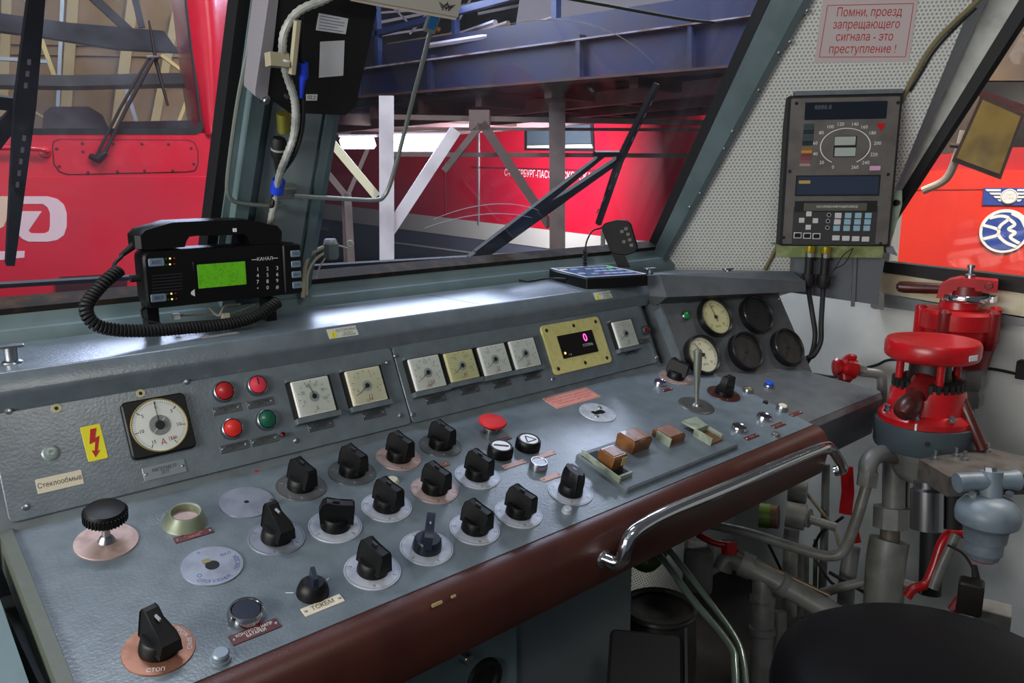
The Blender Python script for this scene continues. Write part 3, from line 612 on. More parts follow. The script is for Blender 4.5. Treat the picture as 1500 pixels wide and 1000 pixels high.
# lever
LF = FD.at(1020, 594)
t = thingm('control_lever', 'slender tapered metal lever standing on an oval base', 'lever', LF)
part('base_disk', MB().lathe([(0, .0025), (.020, .0022), (.034, .003), (.039, .0015), (.0405, 0)], 36), mat('dark_lever_disk', '#4c4d4b', .35, .2), t)
part('socket', MB().lathe([(0, .007), (.008, .007), (.012, .002)], 18), STEEL, t)
tip = LF.inverted() @ (FD.P(*FD.uv(1020, 592)) + Vector((0, 0, .125)) + (CR*-.001))
part('shaft', MB().tube([(0, 0, .003), tip*.25, tip*.55, tip*.7, tip*.96, tip], [.0045, .0050, .0075, .0090, .0095, .006], 16), mat('worn_steel', '#7f8478', .4, .6), t)
# brown key block
KB = [FD.uv(838, 668), FD.uv(915, 723), FD.uv(1086, 656), FD.uv(1008, 618)]
u0 = sum(p[0] for p in KB)/4; v0 = sum(p[1] for p in KB)/4
t = thingm('key_block', 'grey key switch block with brown paddle keys on the desk', 'key switch', FD.M(u0, v0))
ul, ur, vf, vb = (KB[0][0]+KB[1][0])/2-u0, (KB[2][0]+KB[3][0])/2-u0, (KB[1][1]+KB[2][1])/2-v0, (KB[0][1]+KB[3][1])/2-v0
part('base_plate', MB().plate(ur-ul, vb-vf, .010, .006, .003, ((ul+ur)/2, (vf+vb)/2)), GREYD, t)
AMB = mat('brown_bakelite', '#6e4524', .3, col2='#8a5a30', cscale=40, coat=.2); AMB2 = mat('brown_key_top', '#8a6250', .35, col2='#9a7868', cscale=60)
OLV = mat('pale_olive_edge', '#9aa38f', .5, col2='#7f8878', cscale=60)
def kb(px, py, z=.0): a, b = Fr(FD.o+FD.n*z, FD.u, FD.v).uv(px, py); return a-u0, b-v0
def key(px, py, w, d, z0, z1, tilt=0, cap=True):
    x, y = kb(px, py, z1)
    k = part('paddle_key', MB().loft([[(x-w/2+.001, y-d/2, z0), (x+w/2-.001, y-d/2, z0), (x+w/2-.001, y+d/2, z0), (x-w/2+.001, y+d/2, z0)],
                                     [(x-w/2, y-d/2-tilt, z1-.004), (x+w/2, y-d/2-tilt, z1-.004), (x+w/2, y+d/2, z1-.004), (x-w/2, y+d/2, z1-.004)],
                                     [(x-w/2+.002, y-d/2+.003-tilt, z1), (x+w/2-.002, y-d/2+.003-tilt, z1), (x+w/2-.002, y+d/2-.002, z1), (x-w/2+.002, y+d/2-.002, z1)]]), AMB, t)
    if cap: part('key_top', MB().plate(w*.8, d*.82, .0012, .002, .0004, (x, y-tilt/2), z1+.0001), AMB2, k)
    return k
# first key stands up in an open frame
x, y = kb(898, 660, .03)
fx0, fy0 = kb(852, 664, .012); fx1, fy1 = kb(908, 706, .012)
part('slot_wall', MB().hexa([(fx0-.002, fy0, .01), (fx1-.002, fy1, .01), (fx1+.002, fy1, .01), (fx0+.002, fy0, .01), (fx0-.002, fy0, .020), (fx1-.002, fy1, .020), (fx1+.002, fy1, .020), (fx0+.002, fy0, .020)]), OLV, t)
part('slot_wall', MB().box(fx1+.004, fx1+.040, fy1+.006, fy1+.010, .01, .018), OLV, t)
part('slot_floor', MB().box(fx1+.002, fx1+.044, fy1+.010, fy0-.004, .0101, .0108), BLACKM, t)
k = key(898, 660, .036, .034, .01, .040, .004); part('wear_patch', MB().box(-.006, .006, -.0006, .0006, -.008, .008), mat('worn_ivory', '#b8a878', .5), k, T(kb(898, 660, .040)[0]+.010, kb(898, 660, .04)[1]-.0215, .028))
k = key(930, 636, .052, .042, .010, .036, .003)
x, y = kb(930, 636, .036); part('ribbed_edge', MB().box(x-.024, x-.010, y-.020, y+.017, .0362, .0380), AMB, k); part('ribbed_edge', MB().box(x+.013, x+.024, y-.020, y+.017, .0362, .0380), AMB, k)
k = key(981, 631, .050, .044, .010, .026, .0)
x, y = kb(981, 631, .026); part('side_cheek', MB().box(x-.028, x-.0255, y-.026, y+.010, .01, .028), OLV, k)
x, y = kb(1041, 636, .018)
part('slot_wall', MB().box(x-.028, x-.024, y-.022, y+.022, .01, .026), OLV, t); part('slot_wall', MB().box(x+.016, x+.020, y-.016, y+.022, .01, .022), OLV, t); part('slot_wall', MB().box(x-.024, x+.016, y+.019, y+.022, .01, .026), OLV, t)
part('slot_floor', MB().box(x-.023, x+.015, y-.020, y+.018, .0101, .014), AMB, t)
x, y = kb(1018, 620, .022); part('cover_flap', MB().hexa([(x-.020, y-.018, .020), (x+.022, y-.022, .020), (x+.022, y+.016, .020), (x-.022, y+.018, .020), (x-.018, y-.016, .024), (x+.020, y-.020, .022), (x+.022, y+.014, .026), (x-.022, y+.016, .026)]), OLV, t)
part('flap_side', MB().box(x+.017, x+.021, y-.022, y-.018, .01, .022), OLV, t)
# ================================================================== instruments on the panel
FPp = Fr(FP.o+FP.n*PTOP, FP.u, FP.v)
def off(fr, c): return Fr(fr.o+fr.n*c, fr.u, fr.v)
def quad(fr, pts):
    q = [fr.uv(*p) for p in pts]; cx = sum(p[0] for p in q)/4; cy = sum(p[1] for p in q)/4
    w = (abs(q[1][0]-q[0][0])+abs(q[2][0]-q[3][0]))/2; h = (abs(q[0][1]-q[3][1])+abs(q[1][1]-q[2][1]))/2
    return cx, cy, w, h
def needle(L, a, w=.0007, z=.001, tail=.004):
    return MB().hexa([(-tail, -w, z), (L, -w*.4, z), (L, w*.4, z), (-tail, w, z), (-tail, -w, z+.0005), (L, -w*.4, z+.0005), (L, w*.4, z+.0005), (-tail, w, z+.0005)], Matrix.Rotation(R_(a), 4, 'Z'))
GM = 'square panel meters'
def square_meter(pts, ang, nums, dm, label, mark='II', plate=None, rails=True, ptext=None, hub=DIAL):
    f2 = off(FP, .016); cx, cy, w, h = quad(f2, pts)
    t = thingm('panel_meter', label, 'meter', FP.M(cx, cy, PTOP), GM)
    part('body', MB().box(-w/2-.006, w/2+.006, -h/2-.001, h/2+.001, 0, .007), BLACKM, t)
    part('face', MB().plate(w, h, .0117-.007, .0015, .0008, (0, 0), .007), dm, t)
    z = .0118
    part('scale_ticks', MB().add(*(lambda m: (m.v, m.f))(ticks(11, w*.36, w*.42, -30, 210, .00035, z))), INK, t)
    for i, s in enumerate(nums):
        a = 200-220*i/max(len(nums)-1, 1); text(t, s, .0082, INKG, T(w*.30*math.cos(R_(a)), w*.30*math.sin(R_(a)), z+.0001), 'scale_number', sx=.8)
    part('needle', needle(w*.36, ang, z=z+.0012), INK, t)
    part('hub', MB().lathe([(0, z+.003), (.0035, z+.003), (.0045, z+.0018)], 16), INK, t)
    part('hub_ring', MB().lathe([(0, z+.0006), (w*.13, z+.0006), (w*.14, z)], 24), mat('hub_grey', '#b9bcbc', .4), t)
    text(t, mark, .013, INKR, T(w*.02, -h*.34, z+.0001), 'red_mark', sx=.8, shear=.2); text(t, mark[::-1], .008, INKP, T(-w*.08, -h*.42, z+.0001), 'red_mark', shear=.2)
    part('cover_glass', MB().plate(w-.003, h-.003, .0008, .0012, .0003, (0, 0), z+.0036), GLASS_P, t)
    if rails:
        part('bottom_rail', MB().box(-w/2-.0065, w/2+.0065, -h/2-.010, -h/2-.001, 0, .014), GREYD, t); part('top_rail', MB().box(-w/2-.0065, w/2+.0065, h/2+.001, h/2+.006, 0, .012), GREYD, t)
    if plate:
        nameplate(t, *plate, .046, .014, PLATE_DK, FP, PTOP, ptext or 'НАПРЯЖЕНИЕ\nБАТАРЕИ', .0048, INK)
    return t
square_meter([(426, 559.7), (480, 549.7), (492.7, 599.7), (440, 612)], 101, ['0', '20', '40', '60', '80', '100'], DIAL, 'square white meter, needle up, right of the red and green lamps', 'I-', (468, 624), 'НАПРЯЖЕНИЕ\nБАТАРЕИ')
square_meter([(506.7, 544.7), (555, 534.7), (568.3, 583.7), (518.3, 595.7)], 212, ['0', '1', '2', '3'], DIALC, 'square cream meter with needle down left, left of the plate seam', 'Ц', (546, 607), 'ДАВЛЕНИЕ')
square_meter([(597.7, 527), (641.7, 518.3), (654, 563), (611.7, 573.7)], 210, ['0', '0,5', '1,0', '1,5', '2'], DIAL, 'first of the four meters in a row, needle down left', 'ЦИ', (636, 585), 'ТОК ЯКОРЯ')
square_meter([(650.7, 518), (690.7, 510.7), (703.3, 551.3), (661.7, 560.3)], 212, ['0', '0,5', '1,0', '1,5'], DIALY, 'yellowed second meter of the row of four', 'Н', (686, 572), 'ТОК ЯКОРЯ')
square_meter([(700, 509), (738.3, 501.7), (750, 542.3), (711.7, 551.3)], 212, ['0', '0,5', '1,0', '1,5'], DIAL, 'third meter of the row of four', 'Ц', (733, 562.5), 'ТОК\nВОЗБУЖДЕНИЯ')
square_meter([(745.7, 500.3), (780.7, 493.7), (794, 533.7), (756.7, 541.3)], 212, ['0', '1', '2', '3'], DIAL, 'last meter of the row of four, left of the yellow plate', 'Ц', (777, 551.5), 'НАПРЯЖЕНИЕ')
square_meter([(898.3, 471.3), (925, 467.3), (936, 504.7), (907.3, 509.7)], 212, ['0', '2', '4'], DIAL, 'narrow square meter right of the yellow plate', 'Х', (922, 515), 'СЕТЬ')
# big ammeter
f2 = off(FP, .010); cx, cy, w, h = quad(f2, [(178.5, 589.5), (270, 574.5), (288, 654), (192, 675)])
t = thingm('ammeter', 'black square ammeter with a large round white dial', 'meter', FP.M(cx, cy, PTOP))
part('housing', MB().plate(w, h, .008, .007, .002), BLACK, t)
r = .0385; z = .0088
part('dial', MB().lathe([(0, z), (r, z), (r+.0004, z-.0012)], 48), DIAL, t)
part('rim', MB().ring(r+.0008, .0012, 48, 8, z), mat('brass_rim', '#c8b47a', .35, .7), t)
part('scale_ticks', ticks(60, r*.86, r*.95, -60, 240, .00025, z+.0001), INKG, t); part('major_ticks', ticks(7, r*.80, r*.95, -60, 240, .0005, z+.0001), INK, t)
for i, s in enumerate(['15', '10', '5', '0', '5', '10', '15']):
    a = 240-50*i; text(t, s, .0075, INK, T(r*.70*math.cos(R_(a)), r*.70*math.sin(R_(a)), z+.0002), 'scale_number')
part('hub_disk', MB().lathe([(0, z+.001), (r*.38, z+.001), (r*.40, z)], 30), mat('hub_dark', '#8b8d8e', .4), t)
part('needle', needle(r*.92, 92, .0007, z+.0016), INK, t); part('counterweight', needle(r*.36, 46, .0009, z+.0013, 0), INKW, t); part('counterweight', needle(r*.40, 224, .0009, z+.0013, 0), INKW, t)
part('hub', MB().lathe([(0, z+.004), (.006, z+.004), (.007, z+.0015)], 18), INK, t)
text(t, 'А', .012, INKR, T(0, -r*.68, z+.0002), 'unit_mark'); text(t, 'П-в', .008, INKR, T(.014, -r*.60, z+.0002, 10), 'red_mark')
part('cover_glass', MB().lathe([(0, z+.0052), (r*.98, z+.005)], 40), GLASS_P, t)
nameplate(t, 240, 689, .060, .020, mat('clear_plate', '#848d92', .3, .2), FP, PTOP, 'АМПЕРМЕТР\nЭПТ', .0072, INK)
# signal lamps
def lamp(px, py, label, cap, body, r=.0165, plate=None, split=False, fr=None, c=None, dome=.012, cat='signal lamp', group='signal lamps on the panel'):
    fr = fr or FP; t = thingm('signal_lamp', label, cat, fr.at(px, py, PTOP if c is None else c), group)
    part('bezel', MB().lathe([(r*.84, .007), (r*.9, .009), (r*.98, .008), (r*1.03, .004), (r*1.03, 0)], 28), STEEL, t)
    k = part('cap', MB().lathe([(0, dome), (r*.6, dome-.0005), (r*.8, dome-.002), (r*.86, .004), (r*.86, .002)], 28), cap, t)
    if split: part('split', MB().box(-.0008, .0008, 0, r*.7, dome-.001, dome+.0003), INK, k)
    if plate: nameplate(t, *plate, .045, .013, PLATE_DK, fr, PTOP, body, .0055, INK)
    return t
RC = mat('lamp_red', '#b3181c', .35, coat=.3); RB = mat('lamp_bright_red', '#e02a22', .35, coat=.3); PKR = mat('lamp_pink_red', '#e23a52', .4); GN = mat('lamp_green', '#0d5a44', .35, coat=.3)
lamp(325, 575, 'dark red lamp, upper left of the four lamps', RC, 'ТИРИСТОРЫ\nВУ-1', plate=(331, 600))
lamp(374, 566, 'pinkish red lamp with a dark split, upper right of the four', PKR, 'ТИРИСТОРЫ\nВУ-2', plate=(380, 591), split=True)
lamp(337, 629, 'bright red lamp, lower left of the four lamps', RB, 'ТИРИСТОРЫ\nВУ-1', plate=(342, 655))
lamp(387.5, 616, 'dark green lamp beside the bright red lamp', GN, 'КОНТРОЛЬ\nВУ-2', plate=(386, 645))
t = lamp(410.5, 638, 'tiny red lamp at the end of the nameplate below the green lamp', RB, None, .0042, dome=.004)
lamp(942, 485, 'small dark red lamp at the right end of the panel', mat('lamp_dark_red', '#5a1418', .4), 'СЕТЬ', .012, plate=(944, 500), dome=.010)
solo('panel_scuff', MB().plate(.05, .018, .0004, .006, .0001), mat('worn_patch', '#9aa0a0', .5), 'pale worn patch on the panel below the lamps', 'paint patch', FP.at(383, 668, PTOP)) if False else None
# stickers
t = thingm('warning_sticker', 'yellow sticker with a red lightning bolt', 'sticker', FP.at(137, 649, PTOP, R_(1)))
cx, cy, w, h = quad(FPp, [(118, 626), (148, 620), (157, 671), (129, 677)])
part('sheet', MB().plate(w, h, .0005, .002, .0002), YELLOW, t)
s_ = h/.056
part('lightning_bolt', MB().prism([(x*s_, y*s_) for x, y in [(-.001, .022), (.008, .022), (.003, .007), (.0095, .009), (.002, -.014), (.006, -.013), (-.003, -.023), (-.006, -.011), (-.002, -.0125), (.0015, .001), (-.007, -.001)]], .0005, .0008), INKR, t)
t = thingm('washer_label', 'cream paper label reading windscreen washer', 'label', FP.at(87, 706, PTOP, R_(0)))
part('sheet', MB().plate(.056, .020, .0005, .001, .0002), PLATE_CR, t); text(t, 'Стеклообмыв', .0095, INK, T(0, 0, .0006), sx=.85)
FH = Fr(W(0, 1.2043, -.2692), XA, Vector((0, 1.2165-1.2043, -.249+.2692)))
def caution(px, py, label):
    t = thingm('caution_sticker', label, 'sticker', FH.at(px, py, .0002)); w, h = .058, .0185
    part('sheet', MB().plate(w, h, .0005, .001, .0001), mat('offwhite_sticker', '#ccd0c4', .5), t)
    tr = part('triangle', MB().prism([(-.027, -.007), (-.012, -.007), (-.0195, .0065)], .0005, .0008), YELLOW, t); text(tr, '!', .009, INK, T(-.0195, -.0028, .0009))
    text(t, 'ОСТОРОЖНО!', .0068, INK, T(.009, .0035, .0006), sx=.9); text(t, 'ВЫСОКОЕ\nНАПРЯЖЕНИЕ', .0042, INK, T(.010, -.0042, .0006), sx=.9); return t
caution(502, 486.5, 'white caution sticker with yellow triangle on the hood edge, above the meters')
caution(883, 432.5, 'white caution sticker with yellow triangle on the hood edge, below the lit keypad')
t = thingm('shelf_label', 'pale lavender paper label on the shelf below the radio', 'label', FS.at(322, 491, .0004, R_(2)))
part('sheet', MB().plate(.062, .016, .0004, .001, .0001), mat('lavender_paper', '#b5aeb8', .5), t)
for k in range(3): part('print_line', MB().box(-.026, .026-.006*k, .004-.004*k-.0005, .004-.004*k+.0005, .0004, .0005), INKG, t)
solo('marker_sticker', MB().prism([(-.004, -.003), (.005, -.002), (-.002, .005)], 0, .0005), INKR, 'tiny red triangular sticker at the rear edge of the desk', 'sticker', FD.at(376, 689.5))
# yellow display plate
f2 = off(FP, .006); cx, cy, w, h = quad(f2, [(790, 480), (875, 461), (896.7, 530), (813, 550)])
t = thingm('step_display', 'yellow metal plate with a dark display showing a lit pink zero', 'display', FP.M(cx, cy, PTOP))
part('plate', MB().plate(w, h, .004, .010, .001), YPLATE, t)
for x in (-.42, 0, .42):
    for y in (-.39, .39):
        part('bolt', shared('bolt_dark', lambda: MB().lathe([(0, .0055), (.0022, .0055), (.003, .0045), (.0042, .0042), (.0045, .004)], 10, a0=.3), BLACKM), BLACKM, t, T(x*w+(.006 if x == 0 else 0), y*h))
q = [Fr(f2.o, f2.u, f2.v).uv(*p) for p in [(814, 493), (866, 483), (875, 515), (825, 526)]]
dx, dy = sum(p[0] for p in q)/4-cx, sum(p[1] for p in q)/4-cy; dw = (q[1][0]-q[0][0]+q[2][0]-q[3][0])/2; dh = (q[0][1]-q[3][1]+q[1][1]-q[2][1])/2
s = part('screen', MB().plate(dw, dh, .0012, .001, .0003, (dx, dy), .004), mat('dark_screen', '#17100f', .2, coat=.3), t)
text(s, '0', .026, mat('pink_glow', '#ff3a8a', .5, emit=6), T(dx+dw*.24, dy+dh*.20, .0054), 'digit'); text(s, 'СТЕПЕНЬ', .0078, INKW, T(dx+dw*.26, dy-dh*.12, .0054), sx=.9)
part('amber_light', MB().lathe([(0, .0062), (.002, .0060), (.0026, .0052)], 12), mat('amber_glow', '#ffb04a', .5, emit=5), s, T(dx-dw*.42, dy-dh*.28)); text(s, 'I  II', .006, INKW, T(dx-dw*.30, dy-dh*.38, .0054))
# pressure gauges
GG = 'round pressure gauges'
def gauge(u, v, dm, ang, label, lit):
    u, v = u*1.02, v*1.02
    t = thingm('pressure_gauge', label, 'gauge', FG.M(u, v), GG); r = .0512
    part('bezel', MB().lathe([(r*.86, .010), (r*.87, .016), (r*.93, .019), (r*.98, .017), (r, .012), (r, 0)], 44), mat('gauge_black', '#141416', .3, coat=.3), t)
    d = part('dial', MB().lathe([(0, .0095), (r*.87, .0095)], 40), dm, t)
    ink = INK if lit else mat('faint_ink', '#1d1b19', .6)
    part('scale_ticks', ticks(41, r*.72, r*.80, -45, 225, .0003, .0096), ink, d); part('major_ticks', ticks(9, r*.68, r*.80, -45, 225, .0006, .0096), ink, d)
    if lit:
        for i, s in enumerate(['0', '5', '10', '15', '20']): a = 225-270*i/4; text(d, s, .009, INK, T(r*.55*math.cos(R_(a)), r*.55*math.sin(R_(a)), .0096), 'scale_number')
        text(d, 'МПа', .0075, INK, T(0, -r*.48, .0096), 'unit_mark')
    part('needle', needle(r*.70, ang, .0010, .0110, .012), ink, t); part('hub', MB().lathe([(0, .0135), (.004, .0135), (.005, .0110)], 16), ink, t)
    part('cover_glass', MB().lathe([(0, .0158), (r*.865, .0155)], 36), GLASS_P, t); return t
DDK = mat('dial_dark_reflection', '#3b3835', .5, col2='#2f2c2a', cscale=60)  # the three dark dials carry the glass's dark reflection in their colour
GU = [gauge(-.1037, .1671, DIALY, 102, 'cream-dialled gauge in the upper row beside the green lamp', 1), gauge(.0344, .1606, mat('dial_black_reflection', '#232424', .4), 60, 'dark gauge in the upper row with no readable dial', 0), gauge(-.1805, .0778, DIALC, 118, 'cream-dialled gauge in the lower row behind the lever', 1),
      gauge(-.0411, .0711, DDK, 235, 'reflection-darkened gauge in the middle of the lower row', 0), gauge(.1026, .0650, DDK, 238, 'reflection-darkened gauge at the right end of the lower row', 0)]
for g, p in zip(GU, ((1009, 442), (1123, 438), (1060, 556), (1101, 548), (1160, 541.5))):
    nameplate(g, *p, .030, .007, PLATE_DK, FG, 0)
t = lamp(1003, 463, 'bright green lamp at the left of the gauge panel', mat('lamp_bright_green', '#0f8a3a', .3, coat=.4), 'Т', .0115, fr=FG, c=0, dome=.011, group='lamps on the gauge panel')
# ================================================================== radio with handset on the shelf
FRD = Fr(W(0, 1.315, 0), XA, wt(92))
rd = lambda px, py: FRD.uv(px, py)
c = [rd(210, 368), rd(439, 355), rd(444, 431), rd(213, 452)]
rx = sum(p[0] for p in c)/4; rz = sum(p[1] for p in c)/4; rw = (c[1][0]-c[0][0]+c[2][0]-c[3][0])/2; rh = (c[0][1]-c[3][1]+c[1][1]-c[2][1])/2
t = thingm('radio_set', 'black radio control set with green screen standing on the shelf', 'radio', FRD.M(rx, rz))
RL = lambda px, py: (rd(px, py)[0]-rx, rd(px, py)[1]-rz)
part('case', MB().loft([[(x, y, z) for x, y in rrect(rw*s, rh*s, .012)] for z, s in ((-.062, .96), (-.012, 1), (-.003, .995), (0, .97))]), BLACK, t)
p = RL(403, 392); part('handset_rest', MB().plate(.034, rh*.96, .006, .004, .002, (rw/2-.019, .0), -.001), BLACK, t)
GSCR = mat('green_lcd', '#4a8a10', .4, col2='#3f7a10', cscale=200, emit=.55)
q = [RL(*p) for p in [(288.5, 387.5), (359, 382), (360, 416.7), (291, 422.5)]]; sx_ = sum(p[0] for p in q)/4; sy_ = sum(p[1] for p in q)/4
s = part('screen', MB().plate((q[1][0]-q[0][0]), (q[0][1]-q[3][1]), .0012, .001, .0003, (sx_, sy_), 0), GSCR, t, None, 'lit green screen')
part('screen_bezel', MB().plate((q[1][0]-q[0][0])+.012, (q[0][1]-q[3][1])+.012, .0006, .002, .0002, (sx_, sy_), 0), mat('glossy_black', '#0a0a0c', .15), t)
KEYG = mat('grey_blue_key', '#6f8294', .45)
for (px, py), w, h, tx in (((228.7, 384), .024, .013, 'АЛС'), ((232, 436), .024, .013, 'ВКЛ')):
    x, y = RL(px, py); k = part('key', MB().plate(w, h, .003, .002, .0008, (x, y), 0), KEYG, t); text(k, tx, .007, INK, T(x, y, .0032))
for i, tx in enumerate(('УКВ', 'СЧЛ', 'ВЫЗ', 'ОТБ')):
    x, y = RL(430.5+i*.9, 371+15.2*i); k = part('key', MB().plate(.018, .012, .003, .002, .0008, (x, y), .004), KEYG, t); text(k, tx, .0058, INK, T(x, y, .0072))
for j in range(4):
    for i in range(3):
        x, y = RL(377.5+14.3*i, 394.5+9.2*j-i*.9); text(t, ('123', '456', '789', '•0#')[j][i], .0095, INKW, T(x, y, .0004), 'key_digit')
x, y = RL(388, 379); text(t, 'КАНАЛ', .0085, INKW, T(x, y, .0004)); part('bracket_line', MB().box(x-.024, x-.015, y-.0005, y+.0005, 0, .0004), INKW, t); part('bracket_line', MB().box(x+.015, x+.024, y-.0005, y+.0005, 0, .0004), INKW, t)
for i in range(6): x, y = RL(247, 402+4.6*i); part('speaker_slot', MB().box(x-.026, x+.022, y-.0008, y+.0008, 0, .0005), mat('slot_grey', '#2a2a2e', .5), t)
LEDY = mat('led_yellow', '#ffe37a', .4, emit=1.5); LEDR = mat('led_red', '#a02a1a', .4); LEDG = mat('led_green', '#3c7a2a', .4)
for px, py in ((249, 378.5), (249, 387), (251, 430), (252, 438)):
    x, y = RL(px, py)
    for dx, m in ((-.006, LEDG), (0, LEDY), (.007, LEDR)): part('led', MB().lathe([(0, .0012), (.0012, .001), (.0015, 0)], 8), m, t, T(x+dx, y))
x, y = RL(282.5, 429); part('speaker_sign', MB().prism([(x-.003, y-.002), (x+.003, y-.006), (x+.003, y+.006), (x-.003, y+.002)], 0, .0005), INKW, t)
for px in (230, 405): x, y = RL(px, 455); part('foot', MB().box(x-.009, x+.009, y-.045, y+.02, -.050, -.020), BLACK, t)
x, y = RL(205, 411); part('side_plug', MB().cyl((x-.006, y, -.03), (x+.02, y, -.03), .006, 10), BLACKM, t)
# handset lying across the top
t2 = thingm('telephone_handset', 'black telephone handset resting on top of the radio', 'handset', FRD.M(rx, rz+rh/2))
H = lambda px, py: (rd(px, py)[0]-rx, rd(px, py)[1]-rz-rh/2)
up = [H(200, 346), H(208, 337), H(250, 325), H(300, 322.5), H(357, 321), H(384, 325), H(411, 331), H(417.5, 340), H(417, 353)]
lo = [H(417, 358), H(370, 359), H(366, 348), H(360, 343), H(330, 345), H(290, 345.5), H(276, 347), H(271, 355), H(269, 363), H(213, 368), H(202, 366)]
poly = up+lo
part('grip', MB().loft([[(x, y, z) for x, y in [((px-.0)*s+0, (py-.02)*s+.02) for px, py in poly]] for z, s in ((-.056, .94), (-.048, 1), (-.012, 1), (-.004, .95))]), BLACK, t2)
x, y = H(200, 362); gl = [Vector((x+.004, y-.0, -.028)), Vector((x-.018, y-.014, -.022))]
part('strain_relief', MB().tube([gl[0], gl[1]], [.006, .004], 10), RUBBER, t2)
x, y = H(345, 337); part('white_clip', MB().box(x-.003, x+.003, y-.003, y+.003, -.006, -.002), INKW, t2)
def yz(px, py, y): return hit(px, py, W(0, y, 0), Vector((0, 1, 0)))
loc = lambda p: (FRD.M(rx, rz+rh/2).inverted() @ p)
cpath = bez([yz(171, 375, 1.335), yz(166, 383, 1.325), yz(168, 393, 1.310)], 6)
path = bez([yz(174, 396, 1.30), yz(158, 409, 1.29), yz(138, 430, 1.285), yz(126, 452, 1.278), yz(138, 474, 1.270), yz(170, 483, 1.272), yz(220, 484, 1.278), yz(280, 479.5, 1.285), yz(335, 474, 1.288), yz(372, 464, 1.29), yz(395, 450, 1.292), yz(408, 442, 1.296)], 24)
def coil(path, R, r, turns):
    L = [0]
    for a, b in zip(path, path[1:]): L.append(L[-1]+(b-a).length)
    n = turns*11; out = []; i = 0; aref = None
    for k in range(n+1):
        d = L[-1]*k/n
        while i < len(L)-2 and L[i+1] < d: i += 1
        f = (d-L[i])/(L[i+1]-L[i]); p = path[i].lerp(path[i+1], f); tt = (path[i+1]-path[i]).normalized()
        if aref is None: aref = tt.cross(Vector((0, 1, 0))).normalized()
        aref = (aref-tt*aref.dot(tt)).normalized(); b = tt.cross(aref); a = 2*math.pi*turns*k/n
        out.append(p+(aref*math.cos(a)+b*math.sin(a))*R)
    return MB().tube(out, r, 5)
g = [FRD.M(rx, rz+rh/2) @ q for q in gl]
part('cord', MB().tube(bez([g[1], yz(178, 376, 1.33), yz(168, 386, 1.315), yz(166, 400, 1.305), yz(174, 396, 1.30)], 6), .0028, 8), RUBBER, t2, FRD.M(rx, rz+rh/2).inverted())
part('coiled_cord', coil(path, .0078, .0030, 74), RUBBER, t2, FRD.M(rx, rz+rh/2).inverted(), 'coiled black cord', 60)
# loose pale wires under and beside the radio
WIREW = mat('pale_wire', '#b9b6a2', .5); WIREC = mat('cream_cable', '#a39c82', .5)
solo('connector_box', MB().box(-.05, .05, -.02, .02, 0, .03), PIPE, 'grey connector block behind the radio feet', 'connector', Matrix.Translation(yz(300, 440, 1.40)-Vector((0, 0, .045)))) if False else None
t = thing('loose_wires', 'pale loose wires lying on the shelf under the radio', 'wires', Matrix.Translation(yz(330, 452, 1.36)))
inv = Matrix.Translation(-yz(330, 452, 1.36))
for pts in (((262, 462, 1.36), (300, 461, 1.37), (340, 459, 1.38), (375, 446, 1.39)), ((306, 450, 1.365), (320, 462, 1.362), (330, 448, 1.366), (352, 445, 1.37)), ((236, 474, 1.34), (212, 468, 1.345), (207, 455, 1.35), (216, 448, 1.36))):
    part('wire', MB().tube(bez([yz(*p) for p in pts], 6), .0022, 6), WIREW if pts[0][0] != 236 else RUBBER, t, inv)
part('wire_clip', MB().cbox((0, 0, 0), (.012, .012, .012)), WIREW, t, inv @ Matrix.Translation(yz(330, 463, 1.36)))
part('wire_clip', MB().cbox((0, 0, 0), (.010, .010, .010)), INKW, t, inv @ Matrix.Translation(yz(258, 463, 1.36)))
t = thing('cable_run', 'cream cable climbing from the shelf to a small grey junction on the glass', 'cable', Matrix.Translation(yz(446, 432, 1.425)))
inv = Matrix.Translation(-yz(446, 432, 1.425))
part('cable', MB().tube(bez([yz(444, 436, 1.425), yz(446, 410, 1.43), yz(447, 390, 1.43), yz(455, 372, 1.432), yz(474, 362, 1.432)], 6), .0045, 8), WIREC, t, inv)
part('cable', MB().tube(bez([yz(449, 432, 1.428), yz(451, 400, 1.433), yz(462, 380, 1.433), yz(476, 370, 1.433)], 6), .003, 8), WIREW, t, inv)
part('wire', MB().tube(bez([yz(490, 358, 1.43), yz(505, 362, 1.435), yz(514, 366, 1.438)], 6), .002, 6), WIREW, t, inv)
part('wire', MB().tube(bez([yz(476, 378, 1.43), yz(468, 392, 1.435), yz(463, 408, 1.44)], 6), .0018, 6), WIREW, t, inv)
part('junction_block', MB().lathe([(0, .02), (.012, .02), (.016, .015), (.016, -.01), (.012, -.016), (0, -.016)], 8), mat('grey_junction', '#6f7b7a', .5), t, inv @ Matrix.Translation(yz(485, 368, 1.43)))
part('clear_cap', MB().lathe([(0, .010), (.011, .010), (.013, .006), (.013, -.006)], 14), mat('clear_plastic', '#b9b8bd', .2), t, inv @ Matrix.Translation(yz(484, 357, 1.43)))
part('end_ring', MB().ring(.006, .002, 16, 6), WIREW, t, inv @ zaxis(yz(513, 357, 1.438), (-.6, -.8, 0)))
# ================================================================== latches along the shelf
for (px, py), lab in (((18, 531), 'metal shelf latch at the left end of the hood'), ((952, 407), 'metal shelf latch beside the lit keypad'), ((1066, 396), 'metal shelf latch on top of the gauge hood')):
    M = FS.at(px, py) if px < 1000 else Matrix.Translation(yz(px, py+4, 1.22)-Vector((0, 0, .012)))
    k = thing('shelf_latch', lab, 'latch', M, 'shelf latches'); part('post', MB().lathe([(0, .022), (.009, .022), (.009, .004), (.013, .002), (.014, 0)], 18), STEEL, k); part('wing', MB().plate(.034, .016, .004, .004, .001, (0, 0), .022), STEEL, k, T(rz=-8))
